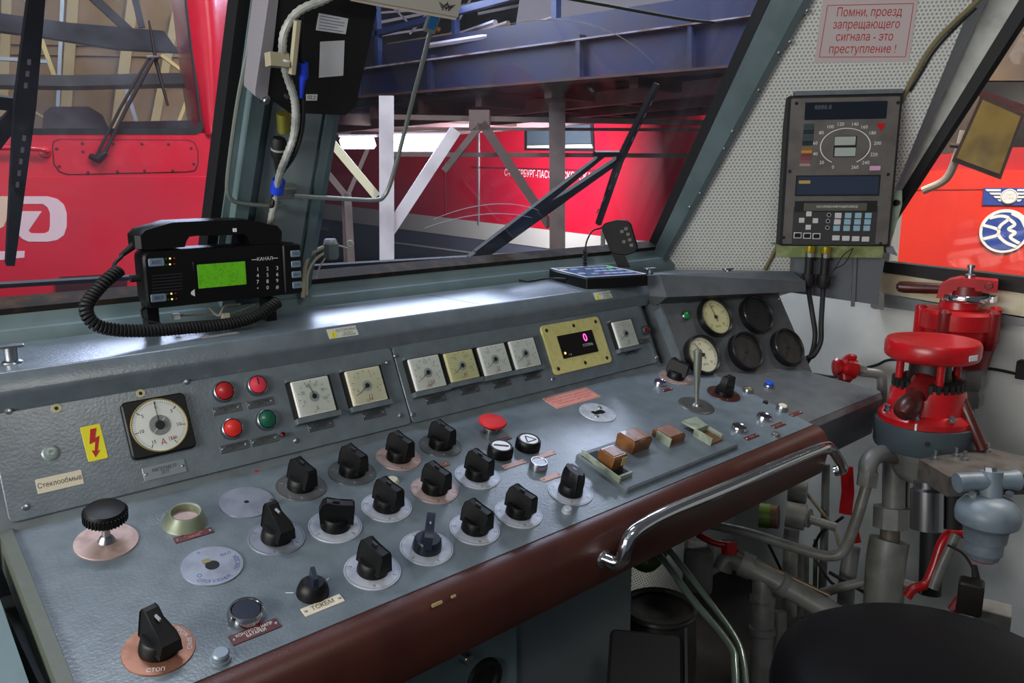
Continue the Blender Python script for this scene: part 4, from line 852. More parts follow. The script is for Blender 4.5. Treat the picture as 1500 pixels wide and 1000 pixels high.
# ================================================================== lit keypad on the shelf
Fk = off(FS, .028)
a, b, cc, d = [Fk.uv(*p) for p in [(842.7, 406), (934, 401), (905.7, 389.5), (816, 391)]]
ax = math.atan2(b[1]-a[1], b[0]-a[0]); kw = math.hypot(b[0]-a[0], b[1]-a[1]); kd = .085
mx, my = (a[0]+b[0]+cc[0]+d[0])/4, (a[1]+b[1]+cc[1]+d[1])/4
kd = abs(-(d[0]-a[0])*math.sin(ax)+(d[1]-a[1])*math.cos(ax))
t = thingm('keypad_unit', 'flat black keypad with blue lit key field on the shelf', 'keypad', FS.M(mx, my, 0, ax))
part('case', MB().plate(kw, kd, .026, .004, .003), BLACK, t)
f = part('key_field', MB().plate(kw*.985, kd*.97, .0015, .003, .0005, (0, 0), .026), mat('keypad_blue', '#33507e', .25, coat=.3), t)
fb = MB(); 
for y in (-kd*.46, kd*.46): fb.box(-kw*.48, kw*.48, y-.002, y+.002, .0276, .0280)
for x in (-kw*.48, kw*.48): fb.box(x-.002, x+.002, -kd*.46, kd*.46, .0276, .0280)
part('edge_glow_border', fb, INKW, f)  # bright reflection along the membrane edges, painted as a white frame
for j in range(3):
    for i in range(4): part('key', MB().plate(.015, .016, .0008, .002, .0002, (kw*(.02+.12*i), kd*(-.24+.24*j)), .0275), mat('key_green_lit', '#3fbf2a', .4, emit=.6) if (i, j) == (3, 2) else mat('key_pale', '#93a3c4', .4), f)
for i, (x, y, m) in enumerate(((-.38, .28, mat('key_cream', '#cdbf8e', .4)), (-.22, .25, mat('key_teal', '#5f9aa8', .4)), (-.35, -.15, mat('key_pale', '#93a3c4', .4)), (-.18, -.22, mat('key_teal', '#5f9aa8', .4)))):
    part('key', MB().plate(.018, .016, .0008, .004, .0002, (kw*x, kd*y), .0275), m, f)
sp = lambda px, py, z=.004: FS.P(*off(FS, z).uv(px, py), z)
part('cable', MB().tube(bez([FS.P(mx, my, .012)-Vector((math.cos(ax)*kw*.5, math.sin(ax)*kw*.5, 0)), sp(800, 408), sp(770, 412), sp(753, 405), sp(760, 397), sp(785, 398), sp(812, 404), sp(822, 409)], 8), .0026, 8), RUBBER, t, FS.M(mx, my, 0, ax).inverted())
# ================================================================== remote handset on a bracket
ctr = yz(905, 350, 1.405); dirv = (CP-ctr); dirv.z = 0; dirv.normalize(); dirv = (dirv+Vector((-.25, -.1, .15))).normalized()
FQ = Fr(ctr, ZA.cross(dirv), ZA)
q_ = lambda px, py: FQ.uv(px, py)
t = thingm('remote_control', 'black handheld remote with six grey keys on a stand by the right pillar', 'remote control', FQ.M(0, 0))
pl = [q_(*p) for p in [(880, 333), (886, 327), (902, 322), (918, 323), (924, 328), (934, 362), (932, 369), (918, 374), (898, 372), (893, 366)]]
part('body', MB().loft([[(x*s, y*s, z) for x, y in pl] for z, s in ((-.028, .92), (-.022, 1), (-.003, 1), (0, .95))]), BLACK, t)
for p in ((911, 339), (923-6, 335+0), (920, 343), (922.5, 351), (914, 354), (925, 359)):
    x, y = q_(*p); part('key', MB().plate(.0095, .0085, .002, .001, .0005, (x, y), 0), mat('grey_remote_key', '#6e6e68', .5), t, T(rz=0))
x0, y0 = q_(903, 372); x1, y1 = q_(916, 392)
part('stand', MB().hexa([(x0-.014, y0, -.022), (x0+.018, y0, -.022), (x1+.012, y1, -.022), (x1-.020, y1, -.022), (x0-.014, y0, -.006), (x0+.018, y0, -.006), (x1+.012, y1, -.006), (x1-.02, y1, -.006)]), BLACK, t)
part('grey_back_clip', MB().plate(.012, .045, .006, .002, .001, (q_(882, 350)[0], q_(882, 350)[1]), -.03), mat('clip_grey', '#777a78', .5), t)
inv = FQ.M(0, 0).inverted()
part('cord', MB().tube(bez([yz(880, 334, 1.405), yz(868, 338, 1.40), yz(860, 352, 1.40), yz(857, 366, 1.40)], 6), .0022, 8), RUBBER, t, inv)
part('coiled_cord', coil(bez([yz(857, 365, 1.40), yz(857, 378, 1.40), yz(857, 392, 1.40)], 6), .0045, .0022, 9), RUBBER, t, inv)
# ================================================================== black unit, cables and visor rod at the centre pillar
F1 = off(FW, .085); F2 = off(FW, .11); F3 = off(FW, .05)
o1 = F1.uv(460, 80)
t = thingm('recorder_unit', 'large black box with white paper stickers hung at the centre pillar', 'electronic unit', F1.M(*o1))
q1_ = lambda px, py, c=0: tuple(a-b for a, b in zip(F1.uv(px, py), o1))
pl = [q1_(*p) for p in [(409, 0), (388, 144), (392, 147), (405, 151.5), (424.5, 166.5), (507, 170), (522, 157), (553.5, 14), (551, 5), (546, -40), (415, -40)]]
part('case', MB().loft([[(x*s, y*s, z) for x, y in pl] for z, s in ((-.06, .97), (-.054, 1), (-.004, 1), (0, .985))]), BLACKM, t)
def sticker(pts, nm='paper_sticker', m=PAPER, lines=0, code=False, z=.0002):
    p = [q1_(*x) for x in pts]; s = part(nm, MB().prism(p, z, z+.0006), m, t)
    for k in range(lines):
        f0 = (k+.7)/(lines+.6); a = lerp(p[0], p[3], f0); b = lerp(p[1], p[2], f0); a2 = lerp(a, b, .06); b2 = lerp(a, b, .9 if k % 3 else .7)
        n = (Vector(p[3])-Vector(p[0])).normalized()*.0008
        part('print_line', MB().prism([(a2[0], a2[1]), (b2[0], b2[1]), (b2[0]+n.x, b2[1]+n.y), (a2[0]+n.x, a2[1]+n.y)], z+.0006, z+.0008), INKB if nm == 'handwritten_sticker' else INKG, s)
    return s
sticker([(467, 19), (510, 27), (506, 50), (462.5, 44)], 'handwritten_sticker', PAPER, 5)
sticker([(469, 61), (504.5, 59), (502.5, 110.5), (467, 113.5)], 'paper_sticker', PAPER)
s = sticker([(446, 138), (465, 138), (464, 147), (446, 147)], 'number_label', PAPER); x, y = q1_(456, 142.5); text(s, '02.2', .0085, INK, T(x, y, .001, -2))
br = thingm('mounting_bracket', 'mauve grey steel bracket strip left of the black box', 'bracket', F1.M(*o1))
part('strip', MB().prism([q1_(*p) for p in [(398, -40), (373, 130), (373, 140), (387, 149), (390, 145), (411, -40)]], -.05, .003), mat('mauve_grey', '#8a868c', .5), br)
part('bolt', MB().lathe([(0, .008), (.004, .008), (.0055, .006), (.0055, 0), (.009, -.0005)], 12), STEEL, br, T(*q1_(387, 145), .003))
part('bolt', MB().lathe([(0, .006), (.0035, .006), (.004, 0)], 10), STEEL, br, T(*q1_(418, 139), .002))
# cable bundle
fp = lambda fr, px, py: fr.P(*fr.uv(px, py))
B0 = fp(F2, 402, 320); inv = Matrix.Translation(-B0)
t = thing('cable_bundle', 'white ribbed conduit and black cable bundle hanging down the centre pillar', 'cable', Matrix.Translation(B0))
path = bez([fp(F2, *p) for p in [(500, -14), (474, 0), (437, 17), (417, 46), (414, 80), (419, 106), (430, 140), (433, 165), (430, 200), (420, 228)]] + [fp(F1, 410, 255), fp(F3, 404, 285), fp(F3, 398, 318), yz(392, 345, 1.42)], 8)
CONDUIT = mat('white_conduit', '#a9aca6', .35, col2='#8a8c84', cscale=60)
part('conduit', MB().tube(path, [.0068 if i % 2 else .0058 for i in range(len(path))], 10), CONDUIT, t, inv)
path2 = bez([fp(F2, *p) for p in [(441, 14), (440, 60), (442, 95), (444, 130), (444, 165), (441, 195), (430, 228)]]+[fp(F1, 412, 255), fp(F3, 402, 285), fp(F3, 398, 305), yz(396, 335, 1.42)], 8)
part('black_cable', MB().tube(path2, .0042, 8), RUBBER, t, inv)
part('blue_plug', MB().tube([fp(off(FW, .112), *p) for p in [(444, 92), (445, 112), (443, 118), (441, 143)]], [.0075, .0075, .005, .003], 12), mat('blue_plastic', '#1f3fd0', .4), t, inv)
part('cream_tie', MB().cyl(fp(off(FW, .118), 436, 30), fp(off(FW, .118), 428, 108), .006, 6), WIREC, t, inv)
part('tie_mount', MB().cbox((0, 0, 0), (.03, .02, .02)), WIREC, t, inv @ Matrix.Translation(fp(F2, 406, 88)))
part('cable_tie', MB().ring(.010, .002, 16, 6), INKW, t, inv @ zaxis(fp(F2, 416, 88), (0.1, -.3, 1)))
part('cable_tie', MB().ring(.0095, .002, 16, 6), mat('blue_plastic', '#1f3fd0', .4), t, inv @ zaxis(fp(F3, 407, 268), (.2, -.3, 1)))
part('blue_tape', MB().cyl(fp(off(FW, .06), 408.5, 264), fp(off(FW, .057), 405, 282), .0115, 12), mat('blue_plastic', '#1f3fd0', .4), t, inv)
cn = part('connector_body', MB().tube([fp(F3, 409, 202), fp(F3, 408.5, 206), fp(F3, 408, 227), fp(F3, 408, 236), fp(F3, 409, 262)], [.010, .013, .013, .008, .005], 14), BLACKM, t, inv)
part('connector_ring', MB().cyl(fp(F3, 408.3, 216), fp(F3, 408.3, 219), .0135, 14), INKG, t, inv)
part('brass_coupling', MB().cyl(fp(F3, 415, 166), fp(F3, 416.5, 193), .0115, 14), mat('brass_yellow', '#8f8a3c', .35, .6), t, inv)
# visor rod frame
ro = fp(F3, 550, 293); inv = Matrix.Translation(-ro)
t = thing('visor_rod', 'thin bent steel rod frame crossing the pillar and right windscreen', 'rod', Matrix.Translation(ro))
RODM = mat('rod_grey', '#8c948c', .35, .5)
part('rod', MB().tube(bez([fp(F3, *p) for p in [(637, 20), (622, 80), (606, 140), (592, 195), (583, 230), (572, 268), (563, 287), (550, 293), (500, 291), (430, 287)]], 6), .0042, 8), RODM, t, inv)
part('rod', MB().tube(bez([fp(off(FW, .04), *p) for p in [(410, 295), (405, 301), (385, 301), (350, 297), (337, 289), (333, 268), (341, 200), (352, 130), (367, 60), (385, -30)]], 6), .004, 8), RODM, t, inv)
part('hinge_block', MB().plate(.035, .022, .022, .003, .002), RODM, t, inv @ off(FW, .02).M(*off(FW, .02).uv(414, 276)))
part('clamp_plate', MB().plate(.026, .036, .005, .003, .001), mat('clamp_pale', '#9aa09a', .4, .3), t, inv @ F3.M(*F3.uv(630, 31), .004, R_(-8)))
part('blue_tape', MB().plate(.018, .024, .001, .004, .0003), mat('pale_blue_tape', '#2d7fc4', .5), t, inv @ F3.M(*F3.uv(630, 30), .0095, R_(-8)))
part('orange_spot', MB().plate(.006, .007, .001, .001, .0003), mat('orange_spot', '#c98a2c', .5), t, inv @ F3.M(*F3.uv(638, 40), .0105, R_(-8)))
t = thingm('visor_box', 'pale box edge with a small winged emblem at the top of the windscreen', 'visor', F2.M(*F2.uv(600, 0)))
vo = F2.uv(600, 0); vq = lambda px, py: tuple(a-b for a, b in zip(F2.uv(px, py), vo))
part('panel', MB().prism([vq(*p) for p in [(500, -70), (500, -6), (560, 5), (671, 25), (677, -5), (690, -70)]], -.03, 0), mat('visor_white', '#bdb9ae', .5), t)
part('lower_edge', MB().prism([vq(*p) for p in [(520, -2), (560, 5.5), (671, 25.5), (668, 30), (556, 10), (515, 2)]], -.034, -.002), mat('visor_edge', '#cdbfae', .5), t)
x, y = vq(654, 9)
e = MB()
for s in (-1, 1):
    for k in range(4): e.prism([(x+s*.005, y+.001-.0022*k), (x+s*(.017-.0028*k), y+.0045-.0032*k), (x+s*(.016-.0028*k), y+.0030-.0032*k), (x+s*.005, y-.0005-.0022*k)], 0, .0006)
e.lathe([(.003, 0), (.003, .0006), (.0045, .0006), (.0045, 0)], 14, T(x, y)); e.box(x-.0006, x+.0006, y-.007, y+.007, 0, .0006)
part('winged_emblem', e, INK, t)
# wiring duct edge above the windscreen
t = thing('overhead_cable', 'olive cable stretched across the top of the right windscreen', 'cable', Matrix.Translation(fp(F3, 900, 10))); inv = Matrix.Translation(-fp(F3, 900, 10))
part('cable', MB().tube(bez([fp(F3, *p) for p in [(800, -8), (900, 10), (1000, 28), (1046, 33)]], 5), .0032, 8), mat('dark_olive', '#33351f', .5), t, inv)
# ================================================================== wipers outside the glass
F6 = off(FW, -.075)
WBLK = mat('wiper_black', '#16161a', .5)
def bar(mb, fr, a, b, w, t0, t1, w1=None):
    A, Bq = Vector(fr.uv(*a)), Vector(fr.uv(*b)); d = (Bq-A).normalized(); n = Vector((-d.y, d.x)); w1 = w if w1 is None else w1
    return mb.prism([tuple(A-n*w), tuple(Bq-n*w1), tuple(Bq+n*w1), tuple(A+n*w)], t0, t1)
t = thingm('wiper', 'black wiper with twin arms across the right windscreen', 'wiper', F6.M(0, 0))
m_ = MB(); bar(m_, F6, (690, 385), (912, 232), .020, -.012, 0, .009); part('lower_arm', m_, WBLK, t)
m_ = MB(); bar(m_, F6, (700, 375), (886, 228), .016, -.012, -.002, .007); part('upper_arm', m_, WBLK, t)
m_ = MB(); bar(m_, F6, (872, 226), (914, 226), .006, -.010, 0); part('arm_link', m_, WBLK, t)
m_ = MB(); bar(m_, F6, (962, 122), (907, 235), .006, -.006, .008, .010); part('blade', m_, WBLK, t)
m_ = MB(); bar(m_, F6, (907, 235), (876, 328), .010, -.006, .008, .006); part('blade', m_, WBLK, t)
for k in range(10):
    if k in (4, 5): continue
    px, py = 952-9.0*k+(k > 5)*3, 146+17.5*k; m_ = MB(); bar(m_, F6, (px, py), (px-3, py+7), .0022, .008, .009); part('blade_slot', m_, mat('slot_light', '#8a7a80', .5), t)
m_ = MB(); bar(m_, F6, (0, 425), (950, 365), .004, -.02, -.012); solo('wiper_link_bar', m_, WBLK, 'thin dark rod running along the foot of both windscreens', 'rod', F6.M(0, 0))
t = thingm('wiper', 'black upright wiper across the left windscreen', 'wiper', F6.M(0, 0))
m_ = MB(); bar(m_, F6, (54, -20), (36, 150), .010, -.006, .008, .014); part('blade', m_, WBLK, t)
m_ = MB(); bar(m_, F6, (36, 150), (14, 386), .014, -.006, .008, .006); part('blade', m_, WBLK, t)
m_ = MB(); bar(m_, F6, (-30, 150), (38, 158), .010, -.014, -.006); part('upper_arm', m_, WBLK, t)
m_ = MB(); bar(m_, F6, (-30, 235), (34, 162), .016, -.014, -.006, .010); part('lower_arm', m_, WBLK, t)
for k in range(8):
    px, py = 41-2.4*k, 84+17*k+(k > 2)*60; m_ = MB(); bar(m_, F6, (px, py), (px-.8, py+8), .0022, .008, .009); part('blade_slot', m_, mat('slot_light', '#8a7a80', .5), t)
# ================================================================== corner wall: notice, conduit, speed indicator
SHEET = mat('translucent_notice', '#c9bcbc', .4)
cx, cy, w, h = quad(FC, [(1205, -2), (1345, -5), (1325, 92), (1190, 94)])
def cloc(px, py, c=0): return FC.at(px, py, c)
nt_ = [FC.uv(*p) for p in [(1206, -6), (1346, -8), (1331, 90), (1192, 92)]]
t = thingm('notice_sheet', 'pale notice with red Russian text on the perforated corner wall', 'notice', FC.M(cx, cy, .001))
R2 = lambda p: (p[0]-cx, p[1]-cy)
part('sheet', MB().prism([R2(p) for p in nt_], 0, .0008), SHEET, t)
bd = [R2(FC.uv(*p)) for p in [(1212, 8), (1338, 5), (1326, 83), (1200, 83.5)]]; fb = MB()
for i in range(4):
    a, b = Vector(bd[i]), Vector(bd[(i+1) % 4]); d = (b-a).normalized(); n = Vector((-d.y, d.x))*.0008
    fb.prism([tuple(a-n), tuple(b-n), tuple(b+n), tuple(a+n)], .0008, .0010)
part('border', fb, INKR, t)
a = R2(FC.uv(1224, 18)); b = R2(FC.uv(1320, 16)); rotn = math.degrees(math.atan2(b[1]-a[1], b[0]-a[0])); W1 = math.hypot(b[0]-a[0], b[1]-a[1])
# frame of the writing: skewed exactly like the border
ud = (Vector(bd[1])-Vector(bd[0])).normalized(); vd = (Vector(bd[0])-Vector(bd[3])).normalized()
for tx, (px, py), wpx in (('Помни, проезд', (1273, 18), 96), ('запрещающего', (1269, 36), 98), ('сигнала - это', (1266, 54), 84), ('преступление !', (1263, 72), 98)):
    p = R2(FC.uv(px, py)); q = R2(FC.uv(px+wpx, py)); wm = math.hypot(q[0]-p[0], q[1]-p[1])
    Mx = Matrix(((ud.x, vd.x, 0, p[0]), (ud.y, vd.y, 0, p[1]), (0, 0, 1, .0011), (0, 0, 0, 1)))
    o = text(t, tx, .0295, INKR, Mx, sx=1); o['fit'] = wm
t = thing('wall_conduit', 'tan cable conduit running down the corner wall to the indicator box', 'conduit', Matrix.Translation(FC.P(*FC.uv(1400, 60), 0)))
inv = Matrix.Translation(-FC.P(*FC.uv(1400, 60), 0)); cp = lambda px, py, c=.008: FC.P(*off(FC, c).uv(px, py), c)
part('conduit', MB().tube(bez([cp(*p) for p in [(1475, -50), (1447, -14), (1420, 12), (1385, 45), (1362, 72), (1345, 100), (1328, 132), (1320, 150)]], 6), .006, 8), mat('tan_conduit', '#7d7352', .5), t, inv)
part('dark_cable', MB().tube(bez([cp(*p, .004) for p in [(1430, 12), (1395, 45), (1368, 76), (1350, 106), (1333, 134)]], 6), .0032, 8), RUBBER, t, inv)
part('lower_conduit', MB().tube(bez([cp(*p) for p in [(1142, 345), (1138, 360), (1128, 380), (1120, 395)]], 6), .005, 8), mat('tan_conduit', '#7d7352', .5), t, inv)
# speed indicator
P0b = hit(1232, 250, FC.o+FC.n*.09, FC.n)
FB = Fr(P0b, FC.u, ZA*.985+FC.n*-.0+Vector((FC.u.x, FC.u.y, 0))*.0)
bq = [FB.uv(*p) for p in [(1158, 140), (1324, 137), (1302, 364), (1140, 358)]]
bx = sum(p[0] for p in bq)/4; by = sum(p[1] for p in bq)/4
bw = (bq[1][0]-bq[0][0]+bq[2][0]-bq[3][0])/2; bh = (bq[0][1]-bq[3][1]+bq[1][1]-bq[2][1])/2
t = thingm('speed_indicator', 'tall dark grey speed indicator box with keypad on the corner wall', 'indicator', FB.M(bx, by))
def B2(X, Y):  # detail coordinates of the front, bilinear over the face
    px = 1120+X/3.333; py = 110+Y/3.333; u, v = FB.uv(px, py); return u-bx, v-by
CASE = mat('indicator_grey', '#66625f', .4, bump=.1, bscale=500, col2='#5a5654', cscale=18)
part('case', MB().loft([[(x, y, z) for x, y in rrect(bw*s, bh*s, .004)] for z, s in ((-.06, 1), (-.003, 1), (0, .985))]), BLACKM, t)
fc = part('front_panel', MB().plate(bw*.955, bh*.965, .0015, .004, .0005), CASE, t)
def rect(X0, X1, Y0, Y1, m, nm, h=.001, r=.001, z=.0015, par=None, lab=None):
    a = B2(X0, (Y0+Y1)/2); b = B2(X1, (Y0+Y1)/2); c = B2((X0+X1)/2, Y0); d = B2((X0+X1)/2, Y1)
    return part(nm, MB().plate(b[0]-a[0], c[1]-d[1], h, r, .0003, ((a[0]+b[0])/2, (c[1]+d[1])/2), z), m, par or t, None, lab)
SCRN = mat('dark_glass_screen', '#1b222c', .12, coat=.5)
s = rect(196, 596, 130, 216, SCRN, 'top_screen'); x, y = B2(285, 158); text(s, '8888.8', .016, mat('dim_segment', '#56616c', .5), T(x, y, .0026))
for i, c in enumerate(['#3a4647', '#1f2f33', '#3c4b4e', '#1f3030', '#8a6a40', '#c98f35', '#7a3f48', '#8a4a52', '#8f5a58', '#a08a88']):
    X = 216-2.2*i; Y = 250+27*i-(0 if i < 5 else (i-4)*11); rect(X-26, X+26, Y-(12 if i < 4 else 7), Y+(12 if i < 4 else 7), mat('lamp_'+c[1:], c, .3), 'signal_segment')
ctr_ = B2(393, 348); e1_ = B2(515, 348); R3 = e1_[0]-ctr_[0]
Mx = T(ctr_[0], ctr_[1], .0016)
part('speed_ring', MB().loft([[(r*math.cos(a), r*math.sin(a)*.74, z) for a in [R_(-60+300*k/48) for k in range(49)]] for r, z in ((R3-.0012, 0), (R3+.0012, 0), (R3+.0012, .0004), (R3-.0012, .0004), (R3-.0012, 0))], caps=False, closed=False), INKW, t, Mx)
for tx, X, Y in (('0', 333, 450), ('20', 278, 427), ('40', 247, 385), ('60', 247, 332), ('80', 277, 282), ('100', 320, 253), ('120', 370, 240), ('140', 440, 240), ('160', 485, 254), ('180', 525, 283), ('200', 550, 333), ('220', 533, 388), ('240', 493, 428), ('260', 440, 450)):
    x, y = B2(X, Y); text(t, tx, .0125, INKW, T(x, y, .0017), 'scale_number')
sw = rect(337, 447, 297, 400, BLACKM, 'speed_window')
rect(341, 443, 300, 342, mat('pale_screen', '#aab3ae', .3), 'window_cell', .0006, z=.0025, par=sw); rect(341, 443, 354, 396, mat('pale_screen', '#aab3ae', .3), 'window_cell', .0006, z=.0025, par=sw)
x, y = B2(567, 252); part('red_triangle', MB().prism([(x-.0115, y+.009), (x+.0115, y+.009), (x, y-.012)], .0015, .003), mat('signal_triangle', '#c4141e', .3, coat=.3), t)
rect(512, 564, 443, 465, mat('pink_key', '#d7a3c6', .4), 'pink_key', .002)
rect(150, 562, 488, 590, BLACKM, 'display_frame', .0012)
rect(158, 555, 495, 582, mat('reflective_display', '#46526a', .1, .5, coat=.5), 'long_display', .001, z=.0027)
rect(166, 222, 514, 530, mat('amber_strip', '#b99a55', .4), 'amber_mark', .0008, z=.0037)
kp = rect(136, 545, 640, 828, mat('keypad_membrane', '#39393b', .4), 'keypad', .001); rect(146, 548, 614, 668, BLACKM, 'keypad_header', .0012)
hd = rect(190, 498, 624, 662, mat('header_grey', '#57564f', .4), 'maker_strip', .0008, z=.0027); x, y = B2(352, 642); text(hd, 'ОАО ИЖЕВСКИЙ РАДИОЗАВОД', .0082, INKW, T(x, y, .0037), sx=.82)
x, y = B2(238, 637); text(hd, '✻', .010, INKW, T(x, y, .0037)) if False else None
BK = mat('membrane_blue', '#8fb4c4', .4); WK = mat('membrane_white', '#c9c9c9', .4); KK = mat('membrane_black', '#0d0d0e', .4)
for X, Y in ((215, 677), (180, 708), (247, 710), (212, 742)): rect(X-13, X+13, Y-12, Y+12, WK, 'arrow_key', .0012, .001, .0025)
for X, Y in ((313, 682), (308, 712), (305, 744)):
    x, y = B2(X, Y); k = part('round_key', MB().lathe([(0, .0037), (.0042, .0037), (.005, .0025)], 16), KK, t, T(x, y)); part('key_ring', MB().ring(.0048, .0005, 16, 5, .0035), INKW, k)
for j in range(3):
    for i in range(4): X, Y = 358-4*j+49*i, 685+31*j; rect(X-16, X+16, Y-13, Y+13, WK if (i == 0 and j < 2) else BK, 'number_key', .0012, .001, .0025)
for i in range(3): X = 160+46*i; k = rect(X-19, X+19, 767+2*i, 796+2*i, WK, 'mode_key', .0010, .001, .0025); rect(X-15, X+15, 771+2*i, 792+2*i, KK, 'mode_key_face', .0006, .001, .0035)
for i in range(4): X = 347+48*i; rect(X-18, X+18, 782+2*i, 806+2*i, WK, 'function_key', .0012, .001, .0025)
for X, Y in ((155, 138), (650, 135), (122, 470), (602, 485), (92, 792), (565, 822)): part('case_screw', CACHE['bolt_dark'], BLACKM, t, T(*B2(X, Y), -.002))
part('top_flap', MB().box(-bw*.44, bw*.5, bh/2+.001, bh/2+.012, -.05, -.004), GREYD, t)
# shelf bracket, clamp, grey box below
brk = thingm('indicator_bracket', 'green painted steel shelf bracket under the speed indicator', 'bracket', FB.M(bx, by))
x0, y0 = B2(62, 826); x1, y1 = B2(578, 892); OG = mat('olive_green_paint', '#6f7c4a', .5, col2='#8a9468', cscale=30)
part('front_lip', MB().box(x0, x1, y1, y0-.002, -.012, -.002), OG, brk); part('shelf_plate', MB().box(x0, x1, y0-.006, y0-.002, -.09, -.0125), OG, brk)
bxo = thingm('junction_box', 'dark grey steel box on the wall under the speed indicator', 'box', FB.M(bx, by))
g_ = [FB.uv(*p) for p in [(1166, 378), (1300, 378), (1288, 448), (1163, 430)]]; g_ = [(a-bx, b-by) for a, b in g_]
part('body', MB().prism([g_[0], g_[1], g_[2], g_[3]], -.075, -.020), mat('box_grey', '#60666c', .5, bump=.1, bscale=200), bxo)
part('seam_rib', MB().prism([(a-bx, b-by) for a, b in [FB.uv(*p) for p in [(1252, 378), (1257, 378), (1254, 450), (1249, 450)]]], -.020, -.012), mat('box_grey', '#60666c', .5), bxo)
part('hinge_tab', MB().prism([(a-bx, b-by) for a, b in [FB.uv(*p) for p in [(1284, 430), (1299, 432), (1298, 456), (1283, 454)]]], -.05, -.022), PIPE, bxo)
cl = thingm('clamp_bracket', 'pale green clamp with a black knob right of the speed indicator', 'clamp', FB.M(bx, by))
pp = [(a-bx, b-by) for a, b in [FB.uv(*p) for p in [(1309, 280), (1327, 279), (1327, 300), (1314, 345), (1304, 372), (1302, 350)]]]
part('arm', MB().prism(pp, -.05, -.03), mat('pale_green_paint', '#93a894', .5, col2='#7f9480', cscale=40), cl)
x, y = (FB.uv(1317, 297)[0]-bx, FB.uv(1317, 297)[1]-by); part('knob', MB().lathe([(0, -.016), (.005, -.015), (.0075, -.018), (.0085, -.024), (.006, -.0295)], 18), BLACK, cl, T(x, y))
part('crumpled_tab', MB().prism([(a-bx, b-by) for a, b in [FB.uv(*p) for p in [(1300, 358), (1312, 362), (1319, 376), (1302, 370)]]], -.04, -.02), ALU, cl)
# connectors and cables
YB = mat('yellow_brass', '#a8962a', .3, .6)
for (X, Y), lab, pts in (((218, 832), 'left plug and black cable hanging below the speed indicator', [(1184, 405), (1182, 430), (1190, 460), (1194, 490), (1190, 515), (1181, 532)]), ((295, 836), 'right plug and black cable hanging below the speed indicator', [(1207, 405), (1203, 440), (1203, 470), (1202, 500), (1192, 520), (1182, 524)])):
    p0 = FB.P(B2(X, Y)[0]+bx, B2(X, Y)[1]+by, .014); t = thing('plug_cable', lab, 'cable', Matrix.Translation(p0), 'cables below the speed indicator'); inv = Matrix.Translation(-p0)
    u = Vector((0, 0, -1)); sk = -CR*.06
    part('coupling', MB().tube([p0, p0+u*.012, p0+u*.018], [.013, .013, .012], 18), YB, t, inv); part('nut', MB().tube([p0+u*.0182, p0+u*.03], [.0125, .011], 8), STEEL, t, inv)
    part('sleeve', MB().tube([p0+u*.031, p0+u*.05, p0+u*.075, p0+u*.0755, p0+u*.105, p0+u*.112], [.012, .011, .0115, .017, .017, .013], 16), RUBBER, t, inv)
    q = [p0+u*.108]+[cpt(px, py, (p0-CP).dot(CF)-.012) for px, py in pts[2:]]
    part('cable', MB().tube(bez(q, 6), .0068, 10), RUBBER, t, inv)
t = thing('thin_wire', 'thin black wires looping below the indicator bracket', 'wire', Matrix.Translation(P0b)); inv = Matrix.Translation(-P0b); dB = (P0b-CP).dot(CF)
for pts in ([(1250, 363), (1238, 385), (1222, 395), (1212, 412)], [(1248, 364), (1235, 374), (1225, 390), (1213, 405)]): part('wire', MB().tube(bez([cpt(*p, dB+.01) for p in pts], 6), .0015, 6), RUBBER, t, inv)
# ================================================================== brake valves
def vframe(px, py, d):
    p = cpt(px, py, d); n = CP-p; n.z = 0; n.normalize(); return Fr(p, ZA.cross(n), ZA), p
RB2 = mat('dark_red_enamel', '#7d1518', .4, bump=.15, bscale=80, col2='#6a1113', cscale=20); WOODR = mat('brown_red_handle', '#4a1d18', .35, col2='#3a1512', cscale=30); DGR = mat('slate_flange', '#3c474e', .5, bump=.2, bscale=200)
FV, pv = vframe(1352, 642, 1.90)
Z_ = lambda py: FV.uv(1352, py)[1]; S1 = 1.0
zb = pv.z
t = thing('brake_valve', 'front red brake valve with a wide round cap and slate flange', 'brake valve', Matrix.Translation(pv))
hh = lambda py: FV.uv(1352, py)[1]
part('slate_flange', MB().lathe([(0, hh(652)), (.108, hh(652)), (.111, hh(648)), (.111, hh(614)), (.0, hh(614))], 44), DGR, t)
part('lower_casting', MB().lathe([(0, hh(700)), (.05, hh(700)), (.062, hh(690)), (.075, hh(670)), (.09, hh(656)), (.09, hh(652)), (0, hh(652))], 28), PIPE, t)
part('flange_screw', MB().lathe([(0, .004), (.006, .004), (.006, 0)], 6), BLACKM, t, zaxis(Vector((0, 0, hh(630)))+(FV.n*.1105)+FV.u*.01, FV.n))
part('red_base', MB().lathe([(.104, hh(614)+.0005), (.104, hh(606)), (.098, hh(602)), (.086, hh(597)), (.082, hh(570)), (.076, hh(562)), (0, hh(562))], 40), RED, t)
part('white_mark', MB().cbox((0, 0, 0), (.007, .004, .018)), INKW, t, Matrix.Translation(FV.n*.1035+FV.u*-.012+Vector((0, 0, hh(609)))) @ FV.M(0, 0).to_3x3().to_4x4() if False else Matrix.Translation(FV.n*.1025+FV.u*-.016+Vector((0, 0, hh(610)))))
for a in (-60, -10, 35, 80, 130, 180, 230):
    p = FV.n*math.cos(R_(a))*.094+FV.u*math.sin(R_(a))*.094; part('base_bolt', shared('hexbolt', lambda: MB().lathe([(.009, 0), (.009, .006), (.006, .0065), (.006, .016), (0, .016)], 6), STEEL), STEEL, t, Matrix.Translation(p+Vector((0, 0, hh(601)))))
cog = MB()
for k in range(30): cog.box(.072, .080, -.0045, .0045, hh(565), hh(553), Matrix.Rotation(2*math.pi*k/30, 4, 'Z'))
cog.lathe([(.073, hh(565)), (.073, hh(553)), (0, hh(553))], 36)
part('toothed_ring', cog, BLACKM, t)
